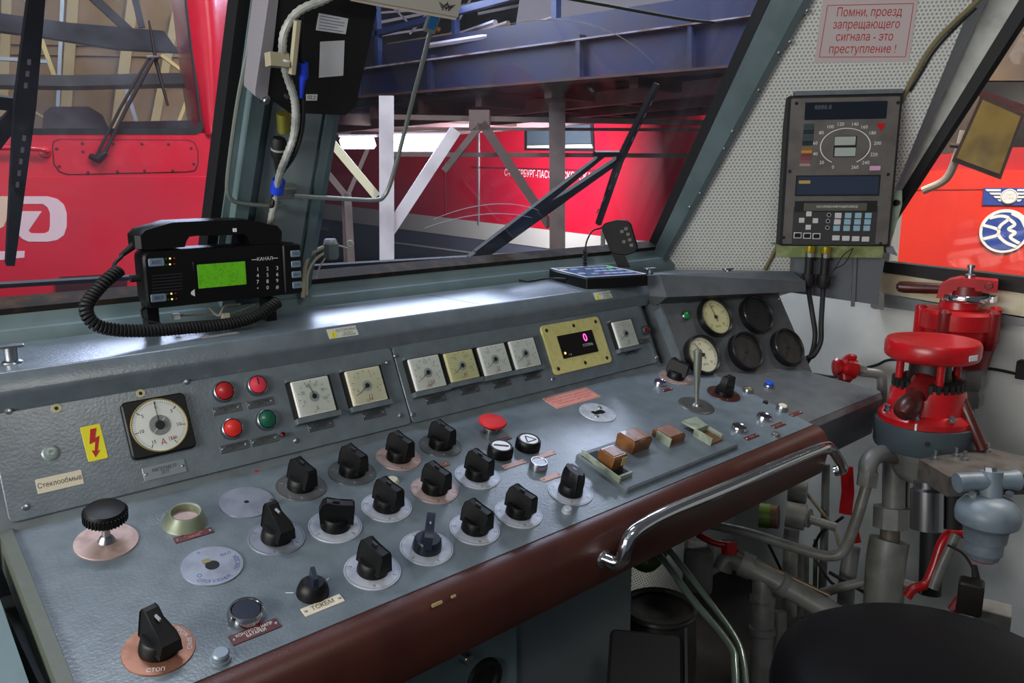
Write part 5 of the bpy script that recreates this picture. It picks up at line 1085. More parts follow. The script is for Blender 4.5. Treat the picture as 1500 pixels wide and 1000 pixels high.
part('core', MB().lathe([(.050, hh(556)), (.046, hh(545)), (.046, hh(525)), (.06, hh(520)), (0, hh(519))], 28), mat('dark_core', '#241513', .5), t)
for a in (-75, 20, 120, 215): p = FV.n*math.cos(R_(a))*.066+FV.u*math.sin(R_(a))*.066; part('cap_post', MB().cyl(p+Vector((0, 0, hh(556))), p+Vector((0, 0, hh(522))), .009, 12), RED, t)
part('cap', MB().lathe([(0, hh(523)), (.094, hh(523)), (.101, hh(520)), (.1035, hh(516)), (.1035, hh(501)), (.099, hh(496)), (.090, hh(495.5)), (.07, hh(497.5)), (0, hh(498.5))], 48), RED, t)
part('white_tag', MB().plate(.028, .013, .001, .001, .0003), PAPER, t, zaxis(Vector((0, 0, hh(511)))+(FV.u*.80+FV.n*.60)*.1038, FV.u*.80+FV.n*.60))
hA = (cpt(1356, 560, 1.85)-pv); hB = (cpt(1324, 603, 1.775)-pv)
part('handle', MB().tube([hA, hA.lerp(hB, .35), hA.lerp(hB, .5), hA.lerp(hB, .7), hA.lerp(hB, .9), hA.lerp(hB, 1.02), hA.lerp(hB, 1.1)], [.022, .020, .018, .026, .0275, .022, .010], 18), WOODR, t)
part('handle_socket', MB().tube([hA+Vector((0, 0, .02)), hA, hA.lerp(hB, .45)], [.03, .032, .024], 16), RB2, t)
part('long_lever', MB().tube(bez([cpt(1392, 548, 1.88)-pv, cpt(1408, 585, 1.83)-pv, cpt(1424, 622, 1.81)-pv, cpt(1440, 658, 1.80)-pv], 5), [.012]*16, 12), WOODR, t)
FV2, pv2 = vframe(1402, 470, 2.10)
h2 = lambda py: FV2.uv(1402, py)[1]; U2 = lambda px, py=470: FV2.uv(px, py)[0]
t = thing('brake_valve', 'rear red brake valve with a brown side handle and chrome collar', 'brake valve', Matrix.Translation(pv2))
xo = Vector(FV2.u)*U2(1410); ML = Matrix.Translation(xo)
part('body', MB().lathe([(0, h2(512)), (.075, h2(512)), (.082, h2(500)), (.086, h2(480)), (.095, h2(478)), (.095, h2(456)), (.088, h2(452)), (.05, h2(450)), (.046, h2(434)), (0, h2(434))], 40), RED, t, Matrix.Translation(Vector(FV2.u)*U2(1403)))
for a, m in ((-80, RED), (-20, RB2), (60, RB2), (110, RED)):
    p = Vector(FV2.u)*U2(1403)+FV2.n*math.cos(R_(a))*.090+FV2.u*math.sin(R_(a))*.090; part('lug', MB().tube([p+Vector((0, 0, h2(505))), p+Vector((0, 0, h2(500))), p+Vector((0, 0, h2(452))), p+Vector((0, 0, h2(448)))], [.010, .016, .016, .010], 12), m, t)
part('chrome_collar', MB().lathe([(.056, h2(440)), (.058, h2(438)), (.058, h2(431)), (.056, h2(429)), (0, h2(429))], 32), CHROME, t, ML)
part('collar_tab', MB().cbox((0, 0, 0), (.03, .014, .016)), CHROME, t, Matrix.Translation(xo+FV2.u*.062+Vector((0, 0, h2(435)))))
part('neck', MB().lathe([(.038, h2(429)), (.036, h2(418)), (0, h2(418))], 24), RB2, t, ML)
yk = [(U2(1368), h2(436)), (U2(1372), h2(418)), (U2(1385), h2(409)), (U2(1400), h2(405)), (U2(1455), h2(407)), (U2(1455), h2(424)), (U2(1405), h2(422)), (U2(1392), h2(424)), (U2(1388), h2(436))]
rg = FV2.M(0, 0); rg.translation = (0, 0, 0)
part('yoke', MB().prism(yk, -.030, .030), RED, t, rg)
part('yoke_bolt', MB().lathe([(0, .010), (.008, .010), (.010, 0)], 12), RB2, t, zaxis(FV2.u*U2(1442)+FV2.n*.030+Vector((0, 0, h2(414))), FV2.n))
part('handle', MB().tube([FV2.u*U2(1372)+Vector((0, 0, h2(424))), FV2.u*U2(1345)+Vector((0, 0, h2(424.5))), FV2.u*U2(1320)+Vector((0, 0, h2(424.5))), FV2.u*U2(1312)+Vector((0, 0, h2(424))), FV2.u*U2(1308)+Vector((0, 0, h2(424)))], [.014, .0155, .0165, .0145, .006], 14), WOODR, t)
part('spindle', MB().lathe([(.012, h2(407)), (.012, h2(401)), (.006, h2(400)), (.006, h2(392)), (.0095, h2(391.5)), (.0095, h2(387)), (0, h2(387))], 12), STEEL, t, Matrix.Translation(FV2.u*U2(1414)))
part('lower_body', MB().lathe([(0, h2(535)), (.048, h2(534)), (.055, h2(515)), (.06, h2(505)), (0, h2(505))], 24), RB2, t, Matrix.Translation(FV2.u*U2(1425)))
part('union_nut', MB().lathe([(0, h2(566)), (.036, h2(566)), (.04, h2(562)), (.04, h2(536)), (.036, h2(533)), (0, h2(533))], 6), PIPE, t, Matrix.Translation(FV2.u*U2(1430)))
part('second_nut', MB().lathe([(0, h2(592)), (.034, h2(592)), (.036, h2(589)), (.036, h2(576)), (.032, h2(572)), (.03, h2(560)), (0, h2(560))], 6), PIPE, t, Matrix.Translation(FV2.u*U2(1432)))
part('outlet_pipe', MB().cyl(FV2.u*U2(1431)+Vector((0, 0, h2(590))), FV2.u*U2(1431)+Vector((0, 0, h2(720))), .019, 16), PIPE, t)
part('side_pipe', MB().tube([FV2.u*U2(1408)+Vector((0, 0, h2(545))), FV2.u*U2(1408)+Vector((0, 0, h2(640)))], .022, 14), PIPE, t)
# stopcock by the wall
ps = cpt(1240, 540, 2.20); t = thing('stopcock', 'small red stopcock on a grey elbow pipe by the white wall', 'stopcock', Matrix.Translation(ps)); sc = lambda px, py, d=2.2: cpt(px, py, d)-ps
part('body', MB().tube([sc(1222, 537), sc(1224, 537), sc(1232, 538), sc(1236, 538.5), sc(1252, 541), sc(1257, 542)], [.020, .026, .020, .028, .028, .015], 16), RED, t)
part('stem', MB().tube([sc(1238, 530), sc(1238, 556), sc(1238, 560)], [.016, .020, .013], 14), RED, t)
part('lever', MB().tube(bez([sc(1236, 531), sc(1239, 526), sc(1247, 523), sc(1254, 524)], 4), [.011]*8+[.009]*4+[.007], 10), RED, t)
part('elbow_pipe', MB().tube(bez([sc(1257, 542), sc(1268, 545), sc(1284, 547), sc(1291, 552), sc(1292, 568), sc(1292, 600)], 5), .014, 12), PIPE, t)
part('pipe_nut', MB().tube([sc(1256, 541), sc(1266, 544)], .017, 6), PIPE, t)
t = thing('wall_cable', 'thin black cable crossing the white wall behind the valves', 'cable', Matrix.Translation(ps)); wc_ = lambda px, py: FR_.P(*FR_.uv(px, py), .006)-ps
part('cable', MB().tube(bez([wc_(*p) for p in [(1193, 547), (1225, 551), (1255, 542), (1285, 534), (1310, 526), (1380, 533), (1450, 539), (1500, 549)]], 6), .0042, 8), RUBBER, t)
part('wall_socket', MB().plate(.03, .05, .03, .004, .002), BLACKM, t, Matrix.Translation(-ps) @ FR_.at(1502, 540, .0))
# ================================================================== pipework
def pipes(label, name, segs, base, cat='pipe', group='pipework under the console'):
    b = cpt(*base); t = thing(name, label, cat, Matrix.Translation(b), group)
    for nm, pts, r, m, *n in segs:
        P = [cpt(*p)-b for p in pts]; P = bez(P, 5) if len(P) > 2 and not (n and n[0] == 6) else P
        rr = r if not isinstance(r, (list, tuple)) else list(r)
        part(nm, MB().tube(P, rr, n[0] if n else 14), m, t)
    return t
GP = PIPE
pipes('grey elbow pipe sweeping down left from under the front valve', 'elbow_pipe', [('elbow', [(1312, 668, 1.9), (1296, 664, 1.88), (1280, 668, 1.86), (1272, 680, 1.85), (1271, 692, 1.85)], .021, GP), ('elbow_nut', [(1272, 690, 1.85), (1269, 712, 1.85)], .024, GP, 6), ('down_pipe', [(1269, 712, 1.85), (1258, 750, 1.85), (1246, 785, 1.86), (1236, 806, 1.87), (1222, 814, 1.88), (1200, 812, 1.9), (1150, 797, 1.95), (1095, 780, 2.0), (1040, 768, 2.05)], .0125, GP)], (1271, 692, 1.85))
pipes('stout grey riser pipe with a big nut below the front valve', 'riser_pipe', [('pipe', [(1310, 660, 1.95), (1309, 760, 1.95)], .027, GP), ('union_nut', [(1305, 742, 1.95), (1304, 772, 1.95)], .043, GP, 8), ('neck', [(1304, 772, 1.95), (1303, 797, 1.95)], .023, mat('dirty_grey', '#5c574c', .5, col2='#46423a', cscale=40)), ('reservoir', [(1303, 790, 1.95), (1300, 806, 1.95), (1297, 830, 1.95), (1293, 900, 1.95)], .046, GP, 18), ('side_riser', [(1338, 668, 1.97), (1336, 745, 1.97)], .026, GP), ('side_stub', [(1350, 862, 1.9), (1310, 850, 1.94)], .012, GP)], (1304, 790, 1.95))
pipes('big grey tee pipe running from the cut-off cock toward the seat', 'tee_pipe', [('main_pipe', [(1088, 826, 2.0), (1150, 858, 1.95), (1245, 912, 1.85)], .027, GP), ('tee_collar', [(1085, 824, 2.0), (1102, 832, 1.99)], .033, GP), ('tee_collar', [(1140, 852, 1.95), (1152, 860, 1.95)], .031, GP), ('drop_pipe', [(1119, 850, 1.98), (1117, 925, 1.96), (1114, 1020, 1.94)], .028, GP), ('drop_collar', [(1118, 872, 1.975), (1117, 884, 1.97)], .032, GP), ('drop_collar', [(1116, 918, 1.96), (1116, 928, 1.96)], .033, GP), ('side_drop', [(1142, 895, 2.0), (1141, 960, 1.99), (1140, 1020, 1.98)], .018, GP), ('thin_line', [(1075, 803, 2.02), (1140, 836, 1.96), (1215, 872, 1.9)], .005, mat('copper_line', '#6a5a48', .4, .4)), ('lower_branch', [(1150, 945, 1.97), (1180, 955, 1.93), (1210, 965, 1.9)], .02, GP)], (1119, 850, 1.98))
tk = pipes('cut-off cock with a red handle and grey box below the desk', 'cutoff_cock', [('cock_body', [(1086, 826, 2.0), (1066, 818, 2.01), (1058, 835, 2.01)], .024, GP), ('red_handle', [(1022, 782, 2.02), (1036, 790, 2.01), (1052, 796, 2.0), (1072, 798, 1.99)], .009, RED), ('handle_hub', [(1068, 792, 2.0), (1068, 810, 2.0)], .02, RED)], (1066, 818, 2.01), 'valve')
part('grey_box', MB().plate(.075, .125, .05, .012, .006), PIPE, tk, Matrix.Translation(-cpt(1066, 818, 2.01)) @ vframe(1023, 825, 2.05)[0].M(0, 0))
pipes('pair of slender polished tubes slanting down beside the pedestal', 'slender_tubes', [('tube', [(940, 790, 1.75), (966, 812, 1.72), (1010, 872, 1.62), (1068, 944, 1.52), (1076, 975, 1.48), (1078, 1030, 1.42)], .0075, mat('green_steel', '#7f8f84', .25, .6)), ('tube', [(955, 780, 1.78), (980, 805, 1.75), (1024, 862, 1.66), (1074, 930, 1.57), (1088, 970, 1.52), (1094, 1030, 1.46)], .0075, mat('green_steel', '#7f8f84', .25, .6))], (1010, 872, 1.62), 'tube')
pipes('grey solenoid valve pair with a green coil under the desk edge', 'solenoid_valve', [('coil_body', [(1152, 752, 2.12), (1180, 758, 2.1)], .035, GP, 16), ('cap', [(1178, 757, 2.1), (1186, 759, 2.09)], .026, GP), ('green_coil', [(1112, 754, 2.14), (1128, 756, 2.13)], .034, mat('green_coil', '#5a7a2c', .4, col2='#47631f', cscale=40)), ('brown_band', [(1128, 756, 2.13), (1140, 757, 2.12)], .032, mat('brown_band', '#5c4330', .5)), ('upper_body', [(1155, 718, 2.15), (1182, 722, 2.13)], .03, GP), ('rod', [(1186, 760, 2.09), (1225, 772, 2.06)], .012, GP), ('support', [(1160, 775, 2.12), (1158, 800, 2.12), (1156, 900, 2.12)], .02, GP)], (1152, 752, 2.12), 'valve')
pipes('cluster of upright grey pipes in front of the white wall', 'upright_pipes', [('pipe', [(1210, 680, 2.2), (1207, 800, 2.2), (1200, 960, 2.2)], .011, GP), ('pipe', [(1172, 800, 2.18), (1170, 900, 2.18)], .014, GP), ('pipe', [(1180, 800, 2.2), (1178, 940, 2.2)], .010, GP), ('pipe', [(1248, 800, 2.15), (1240, 860, 2.15), (1236, 960, 2.15)], .022, GP), ('cross_pipe', [(1205, 868, 2.05), (1240, 858, 2.02), (1275, 850, 1.99)], .012, GP), ('pipe', [(1195, 790, 2.2), (1192, 960, 2.2)], .006, mat('green_line', '#4a5a3a', .5)), ('cable', [(1180, 720, 2.2), (1200, 745, 2.18), (1222, 775, 2.16), (1230, 800, 2.15)], .005, WIREC), ('cable', [(1125, 795, 2.2), (1142, 830, 2.2), (1150, 850, 2.2)], .004, RUBBER), ('cable', [(1195, 820, 2.15), (1215, 850, 2.12), (1232, 862, 2.1)], .004, RUBBER), ('cable', [(1192, 800, 2.17), (1203, 780, 2.14), (1220, 768, 2.12), (1235, 757, 2.1)], .004, RUBBER), ('cable', [(1215, 838, 2.1), (1245, 855, 2.05), (1268, 868, 2.0)], .005, RUBBER)], (1207, 800, 2.2))
pipes('flat red painted strap hanging under the desk end', 'red_strap', [('strap', [(1240, 683, 1.98), (1242, 720, 1.98), (1238, 752, 1.98)], .017, RED, 6), ('strap_tail', [(1250, 770, 1.97), (1256, 795, 1.96)], .010, RED, 6)], (1240, 700, 1.98), 'strap')
# mounting plate and regulator
pm = cpt(1420, 680, 1.72); t = thing('valve_bracket', 'flat steel bracket plate with bolts under the front valve', 'bracket', Matrix.Translation(pm))
FZ = Fr(pm, CR*1+Vector((0, 0, -CR.z)), ZA.cross(CR)); STP = mat('dirty_steel_plate', '#6a6560', .4, .5, col2='#57524c', cscale=25, bump=.2, bscale=120)
zq = [FZ.uv(*p) for p in [(1346, 672), (1390, 698), (1500, 695), (1560, 692), (1500, 668), (1446, 655)]]
rg3 = FZ.M(0, 0); rg3.translation = (0, 0, 0)
part('plate', MB().prism(zq, -.045, 0), STP, t, rg3)
for p in ((1369, 672), (1413, 673), (1446, 661), (1400, 668)): x, y = FZ.uv(*p); part('bolt', MB().lathe([(.008, 0), (.008, .006), (.004, .0065), (.004, .02), (0, .02)], 8), STEEL, t, rg3 @ T(x, y, 0))
part('steel_cylinder', MB().tube([cpt(1358, 705, 1.8)-pm, cpt(1358, 714, 1.8)-pm, cpt(1358, 718, 1.8)-pm, cpt(1357, 775, 1.8)-pm], [.028, .028, .036, .036], 24), mat('dark_chrome', '#8a8a8c', .25, .9), t)
part('dark_cylinder', MB().tube([cpt(1393, 715, 1.82)-pm, cpt(1392, 772, 1.82)-pm], [.03, .03], 20), BLACKM, t)
BGR = mat('blue_grey_paint', '#66737d', .45, bump=.2, bscale=200, col2='#58646d', cscale=20)
pr_ = cpt(1446, 760, 1.62); t = thing('pressure_regulator', 'blue grey pressure regulator with a bolted crosspiece below the bracket plate', 'regulator', Matrix.Translation(pr_)); q = lambda px, py, d=1.62: cpt(px, py, d)-pr_
part('neck', MB().tube([q(1452, 690), q(1451, 735)], .022, 18), BGR, t); part('cross_tube', MB().tube([q(1402, 707), q(1420, 705), q(1480, 703), q(1490, 703)], [.021, .019, .019, .022], 16), BGR, t)
part('top_bolt', MB().tube([q(1451, 692), q(1451, 684)], [.012, .012], 6), STEEL, t)
part('bell', MB().lathe([(0, .05), (.022, .05), (.045, .042), (.058, .026), (.061, .012), (.059, -.005), (.045, -.016), (.042, -.022), (.040, -.045), (.036, -.047), (.036, -.072), (.033, -.074), (.03, -.085), (0, -.085)], 32), BGR, t)
part('red_cap', MB().lathe([(.0, -.089), (.026, -.089), (.028, -.0851), (0, -.0851)], 20), RED, t)
for px in (1424, 1478): part('flange_bolt', MB().lathe([(0, .006), (.008, .006), (.009, 0)], 10), STEEL, t, zaxis(q(px, 722), FV.n))
pipes('red painted linkage rod behind the regulator', 'red_linkage', [('rod', [(1418, 783, 1.85), (1395, 780, 1.85), (1380, 795, 1.85), (1368, 830, 1.85), (1356, 855, 1.85), (1338, 862, 1.85), (1328, 874, 1.85)], .011, RED), ('grey_link', [(1400, 782, 1.84), (1378, 830, 1.84), (1366, 862, 1.84)], .012, GP), ('dark_column', [(1365, 775, 1.95), (1362, 870, 1.95)], .026, BLACKM)], (1380, 795, 1.85), 'linkage')
pd_ = cpt(1420, 875, 1.75); t = thing('limit_switch', 'dark limit switch with red lever beside the seat edge', 'switch', Matrix.Translation(pd_))
q = lambda px, py, d=1.75: cpt(px, py, d)-pd_
part('body', MB().plate(.05, .075, .04, .008, .004), mat('dark_switch', '#1d1512', .5), t, Matrix.Translation(-pd_) @ vframe(1422, 868, 1.75)[0].M(0, 0))
part('red_lever', MB().tube([q(1408, 880), q(1395, 895)], [.015, .012], 8), RB2, t); part('cable', MB().tube(bez([q(1388, 798, 1.8), q(1410, 810, 1.79), q(1425, 832, 1.78), q(1429, 850, 1.76), q(1428, 868)], 6), .003, 8), RUBBER, t); part('plug', MB().tube([q(1427, 828), q(1430, 848)], [.006, .009], 10), BLACKM, t)
part('grey_foot', MB().plate(.07, .06, .06, .004, .002), PIPE, t, Matrix.Translation(-pd_) @ vframe(1455, 897, 1.8)[0].M(0, 0))
pipes('green painted hose under the desk beside the pedestal', 'green_hose', [('hose', [(920, 812, 2.2), (945, 828, 2.2), (962, 818, 2.2), (972, 800, 2.2)], .02, mat('green_hose', '#4c6b3a', .5))], (945, 828, 2.2), 'hose')
# dark equipment on the floor, stool
pw = cpt(965, 910, 1.75); t = thing('floor_drum', 'dark round drum on the floor behind the pedestal', 'drum', Matrix.Translation(pw)); FVw, _ = vframe(965, 910, 1.75)
part('drum', MB().lathe([(0, .02), (.03, .02), (.045, .03), (.075, .032), (.08, .02), (.085, -.06), (.085, -.3), (0, -.3)], 32), mat('dark_drum', '#2b2826', .45), t)
part('rim', MB().ring(.078, .007, 32, 8, .034), mat('dark_drum_rim', '#3a3836', .35), t)
pq = cpt(945, 985, 1.35); t = thing('foot_pedal', 'black foot pedal box at the foot of the pedestal', 'pedal', Matrix.Translation((pq.x, pq.y, 0)))
rgp = vframe(945, 985, 1.35)[0].M(0, 0).to_3x3().to_4x4() @ Matrix.Rotation(R_(-62), 4, 'X')
part('pad', MB().plate(.13, .20, .05, .012, .006), BLACKM, t, Matrix.Translation((0, 0, pq.z)) @ rgp @ T(.0, -.02, -.05))
part('side_rail', MB().box(.067, .072, -.12, .09, -.05, .004), mat('pedal_rail', '#3a3a3c', .4, .5), t, Matrix.Translation((0, 0, pq.z)) @ rgp)
part('support', MB().cyl((0, 0, 0), (0, 0, pq.z-.06), .03, 12), BLACKM, t)
st = cpt(1378, 1012, 1.2); t = thing('driver_stool', 'black upholstered stool cushion at the lower right', 'stool', Matrix.Translation((st.x, st.y, 0)))
part('cushion', MB().lathe([(0, st.z-.10), (.20, st.z-.10), (.235, st.z-.075), (.25, st.z-.03), (.243, st.z+.005), (.21, st.z+.028), (.12, st.z+.040), (0, st.z+.044)], 56), mat('black_leatherette', '#08080b', .5, bump=.15, bscale=250, spec=.2), t, None, None, 80)
part('post', MB().lathe([(.035, st.z-.10), (.035, .03), (.05, .03)], 20), STEEL, t); part('foot', MB().lathe([(0, .03), (.16, .022), (.18, 0)], 32), BLACKM, t)
# ================================================================== the hall outside
def hframe(px, py, d, yaw=None):
    p = cpt(px, py, d)
    if yaw is None: n = CP-p; n.z = 0; n.normalize(); u = ZA.cross(n)
    else: u = Vector((-math.sin(R_(yaw)), -math.cos(R_(yaw)), 0))
    return Fr(p, u, ZA)
def pg(fr, pts, t, c=0): return MB().prism([fr.uv(*p) for p in pts], c-t, c)
def pgat(fr, pts, t, c=0):
    f2 = off(fr, c); return MB().prism([f2.uv(*p) for p in pts], c-t, c)
def pxbar(fr, a, b, wpx, t, c=0, mpx=None):
    f2 = off(fr, c); A, Bq = Vector(f2.uv(*a)), Vector(f2.uv(*b)); k = abs(f2.uv(a[0]+1, a[1])[0]-f2.uv(*a)[0]); d = (Bq-A).normalized(); n = Vector((-d.y, d.x))*wpx*k/2
    return MB().prism([tuple(A-n), tuple(Bq-n), tuple(Bq+n), tuple(A+n)], c-t, c)
HWALL = mat('hall_wall', '#4a4a55', .8, col2='#3c3c46', cscale=1.2)
struct('hall_floor', MB().box(-14, 30, 2.2, 30, -1.6, -1.5), mat('hall_floor_grey', '#4d4d52', .7, col2='#434348', cscale=2))
struct('hall_wall_far', MB().box(-14, 30, 24, 24.2, -1.5, 9), HWALL)
struct('hall_wall_side', MB().box(19, 19.2, -6, 24, -1.5, 9), HWALL)
# ---- left locomotive
LL = hframe(180, 230, 5.0)
base = LL.M(0, 0)
t = thingm('red_locomotive', 'red locomotive front with a white logo seen through the left windscreen', 'locomotive', base)
t_left = t
part('lower_front', MB().loft([[LL.uv(*p)+(z,) for p in [(-160, 258), (322, 258), (312, 320), (306, 520), (-160, 560)]] for z in (-1.2, .0)]+[[tuple(a+b for a, b in zip(LL.uv(*p), (0, 0)))+(.006,) for p in [(-160, 259.2), (321, 259.2), (311, 320), (305, 515), (-160, 555)]]]), RED_LOCO, t)
part('brow_band', pg(LL, [(-160, 195), (300, 195), (331, 196), (322, 258), (-160, 258)], 1.2, .0), RED_LOCO, t)
rows = [(-70, 264, 345), (60, 279, 352), (130, 289, 345), (170, 294, 337), (197, 300, 331)]
def zc(q): return .05*math.sin(math.pi*min(q*1.3, 1))-.9*max(0, q-.35)**2
grid = [[LL.uv(x0+(x1-x0)*q/10, py)+(zc(q/10),) for q in range(11)] for py, x0, x1 in rows]
part('corner_pillar', MB().loft([g+[(g[-1][0], g[-1][1], -1.2), (g[0][0], g[0][1], -1.2)] for g in grid]), RED_LOCO, t, None, None, 50)
part('window_seal', MB().prism([LL.uv(*p) for p in [(-160, 188), (284, 188), (293, 178), (262, -70), (268, -70), (300, 180), (296, 193), (288, 197), (-160, 197)]], -.06, .004), RUBBER, t)
part('window_pane', pg(LL, [(-160, -70), (264, -70), (296, 180), (290, 192), (-160, 192)], .006, -.05), WIN3, t)
rr_ = [LL.uv(*p) for p in [(78, 215), (80, 208), (88, 205), (275, 206), (284, 210), (289, 222), (289, 240), (285, 249), (275, 251), (100, 255), (88, 251), (80, 240)]]
hc = part('hatch_panel', MB().prism(rr_, .0005, .008), RED_LOCO, t)
cxx = sum(p[0] for p in rr_)/len(rr_); cyy = sum(p[1] for p in rr_)/len(rr_)
part('hatch_gap', MB().prism([(cxx+(x-cxx)*1.018, cyy+(y-cyy)*1.06) for x, y in rr_], -.01, .002), mat('dark_red_gap', '#4a0a14', .6), t)
for p in [(121, 210), (122, 222), (166, 211), (208, 211), (247, 211), (280, 217), (284, 240), (253, 250), (212, 250), (172, 251), (129, 252), (87, 244), (83, 218)]:
    part('rivet', shared('loco_rivet', lambda: MB().lathe([(0, .006), (.008, .005), (.010, 0)], 10), mat('rivet_dark', '#5a0f1a', .5)), MATS['rivet_dark'], hc, T(*LL.uv(*p), .008))
part('grab_rail', MB().tube([LL.uv(-60, 216)+(.05,), LL.uv(30, 217)+(.05,), LL.uv(62, 219)+(.05,), LL.uv(70, 221)+(.03,), LL.uv(70, 222)+(.0,)], .014, 10), RED_LOCO, t)
part('rail_flange', MB().lathe([(0, .012), (.03, .01), (.036, 0)], 18), RED_LOCO, t, T(*LL.uv(66, 223), .0))
LG = mat('logo_pale', '#d9b9bd', .5)
L2c = lambda X, Y: LL.uv(X/3.573, 200+Y/3.573)
OUT = [(98, 312), (250, 312), (300, 325), (335, 355), (350, 400), (350, 470), (335, 515), (300, 540), (250, 549), (150, 549), (118, 535), (95, 512)]
INN = [(220, 390), (150, 492), (165, 505), (235, 505), (255, 495), (262, 470), (262, 400), (250, 370), (225, 352), (98, 352)]
part('logo_letter', MB().prism([L2c(*p) for p in OUT+[(85, 490), (85, 400), (108, 390)]+INN], .004, .010), LG, t)
part('logo_letter', MB().prism([L2c(*p) for p in [(-40, 312), (66, 312), (66, 360), (20, 470), (-40, 500)]], .004, .010), mat('logo_beige', '#d3b39c', .5), t)
part('logo_letter', MB().prism([L2c(*p) for p in [(-40, 600), (130, 598), (128, 632), (-40, 650)]], .004, .010), LG, t)
part('dark_nameplate', pg(LL, [(81, 409), (90, 405), (180, 400), (186, 405), (186, 425), (178, 430), (90, 437), (82, 430)], .02, .03), mat('dark_red_glass', '#3a0f18', .2), t)
wl_ = thingm('locomotive_wiper', 'dark twin-arm wiper on the left red locomotive', 'wiper', base)
ARM = mat('arm_brown', '#2a1d20', .5)
part('arm', MB().tube([LL.uv(142, 228)+(.05,), LL.uv(176, 160)+(.05,), LL.uv(217, 88)+(.04,)], .009, 8), ARM, wl_); part('arm', MB().tube([LL.uv(152, 228)+(.05,), LL.uv(185, 160)+(.05,), LL.uv(225, 86)+(.04,)], .011, 8), ARM, wl_)
part('pivot', MB().tube([LL.uv(133, 229)+(.02,), LL.uv(145, 233)+(.05,), LL.uv(156, 224)+(.06,)], [.02, .03, .018], 10), ARM, wl_); part('blade', MB().tube([LL.uv(218, 30)+(.0,), LL.uv(229, 92)+(.0,), LL.uv(246, 155)+(.0,)], [.006, .012, .008], 6), ARM, wl_); part('arm_head', MB().tube([LL.uv(215, 86)+(.03,), LL.uv(232, 85)+(.03,)], .014, 8), ARM, wl_)
# what shows through its cab
LI = off(LL, -1.0); DKB = mat('dark_beam', '#2b2420', .6)
LLoco = t_left
for nm, pts, m, tt in (('cab_beam', [(-160, 2), (0, 19), (100, 33), (240, 45), (262, 76), (170, 71), (60, 53), (-160, 25)], DKB, .1), ('cab_shelf', [(-160, 106), (100, 110), (290, 106), (290, 122), (100, 126), (-160, 122)], mat('grey_shelf', '#55524a', .5), .3)):
    part(nm, pgat(LI, pts, tt, 0), m, LLoco, base.inverted() @ LI.M(0, 0))
SB = mat('brown_seat', '#3a2118', .6)
for pts in ([(60, 200), (64, 165), (75, 156), (130, 156), (150, 168), (165, 200)], [(170, 200), (175, 178), (290, 176), (300, 200)], [(-80, 200), (-60, 172), (40, 170), (52, 200)]):
    part('cab_seat', pgat(LI, pts+[(pts[-1][0], 260), (pts[0][0], 260)], .2, .1), SB, LLoco, base.inverted() @ LI.M(0, 0))
part('cab_console', pgat(LI, [(-160, 196), (300, 196), (300, 300), (-160, 300)], .1, .45), SB, LLoco, base.inverted() @ LI.M(0, 0))
TAN = mat('tan_plywood', '#9c7f58', .7, col2='#8a6d48', cscale=1.5); BAT = mat('pale_batten', '#c9b27e', .7)
LT = off(LL, -3.2)
t = thingm('plywood_wall', 'tan boarded wall glimpsed through the left locomotive cab', 'partition', LT.M(0, 0))
part('boards', pgat(LT, [(-260, -140), (300, -140), (300, 330), (-260, 330)], .1, 0), TAN, t)
for a, b, wp in (((12, -80), (2, 230), 14), ((112, -80), (92, 230), 16), ((205, -80), (165, 230), 16), ((258, 20), (215, 240), 12), ((-60, -80), (-75, 230), 14)): part('batten', pxbar(LT, a, b, wp, .08, .08), BAT, t)
for y in (60, 75, 118): part('batten', pxbar(LT, (-200, y), (290, y+8), 3, .03, .03), TAN, t)
LM = off(LL, -2.0)
SC = mat('scaffold_pale', '#b9c2c0', .4, .3); SCY = mat('scaffold_yellow', '#e0c878', .5)
t = thingm('scaffold', 'pale and yellowish scaffold poles glimpsed through the left locomotive cab', 'scaffold', LM.M(0, 0))
for a, b, wp, m in (((94, -70), (60, 720), 5, SC), ((36, -10), (82, 118), 7, SCY), ((-80, 80), (70, 90), 6, SC), ((182, 120), (208, 205), 6, SC), ((236, 80), (268, 104), 5, SCY), ((280, 130), (252, 205), 5, SCY), ((45, 160), (105, 196), 2.5, SCY), ((130, -10), (190, 45), 14, DKB), ((196, -10), (208, 40), 10, DKB)):
    part('pole', pxbar(LM, a, b, wp, .05, 0), m, t)
# ---- blue gantry, parallel to the track
GB = Fr(cpt(1000, 70, 5.6), (0, -1, 0), ZA); BLU = mat('gantry_blue', '#111b3e', .5, bump=.2, bscale=8, col2='#231a24', cscale=2.2, cmix=(.45, .72), detail=6); RST = mat('rusty_brown', '#4a3028', .7, col2='#33201c', cscale=5)
t = thingm('gantry', 'rusty blue overhead service gantry beyond the right windscreen', 'gantry', GB.M(0, 0))
part('lower_girder', pg(GB, [(380, 152), (1160, 87.5), (1160, 14.6), (380, 121)], .12), BLU, t)
part('upper_girder', pgat(GB, [(560, 96), (1160, 14.1), (1160, -26.4), (560, 66)], .12, -.06), BLU, t)
part('ledge', pgat(GB, [(380, 122), (1160, 16), (1160, 13.6), (380, 119.5)], .2, .06), mat('ledge_grey', '#8a8590', .5, col2='#5a3a30', cscale=6), t)
part('bottom_flange', pgat(GB, [(380, 155), (1160, 91.5), (1160, 87.5), (380, 151.5)], .25, .06), RST, t)
for px, a, b in ((628, 80, 138), (846, 50, 116), (1010, 28, 100), (520, 100, 146)): part('stiffener', pgat(GB, [(px-3, a), (px+3, a), (px+3, b), (px-3, b)], .08, .05), BLU, t)
zbot = GB.P(0, GB.uv(900, 109)[1]).z; zt = GB.P(0, GB.uv(900, 14)[1]).z; xg = GB.o.x
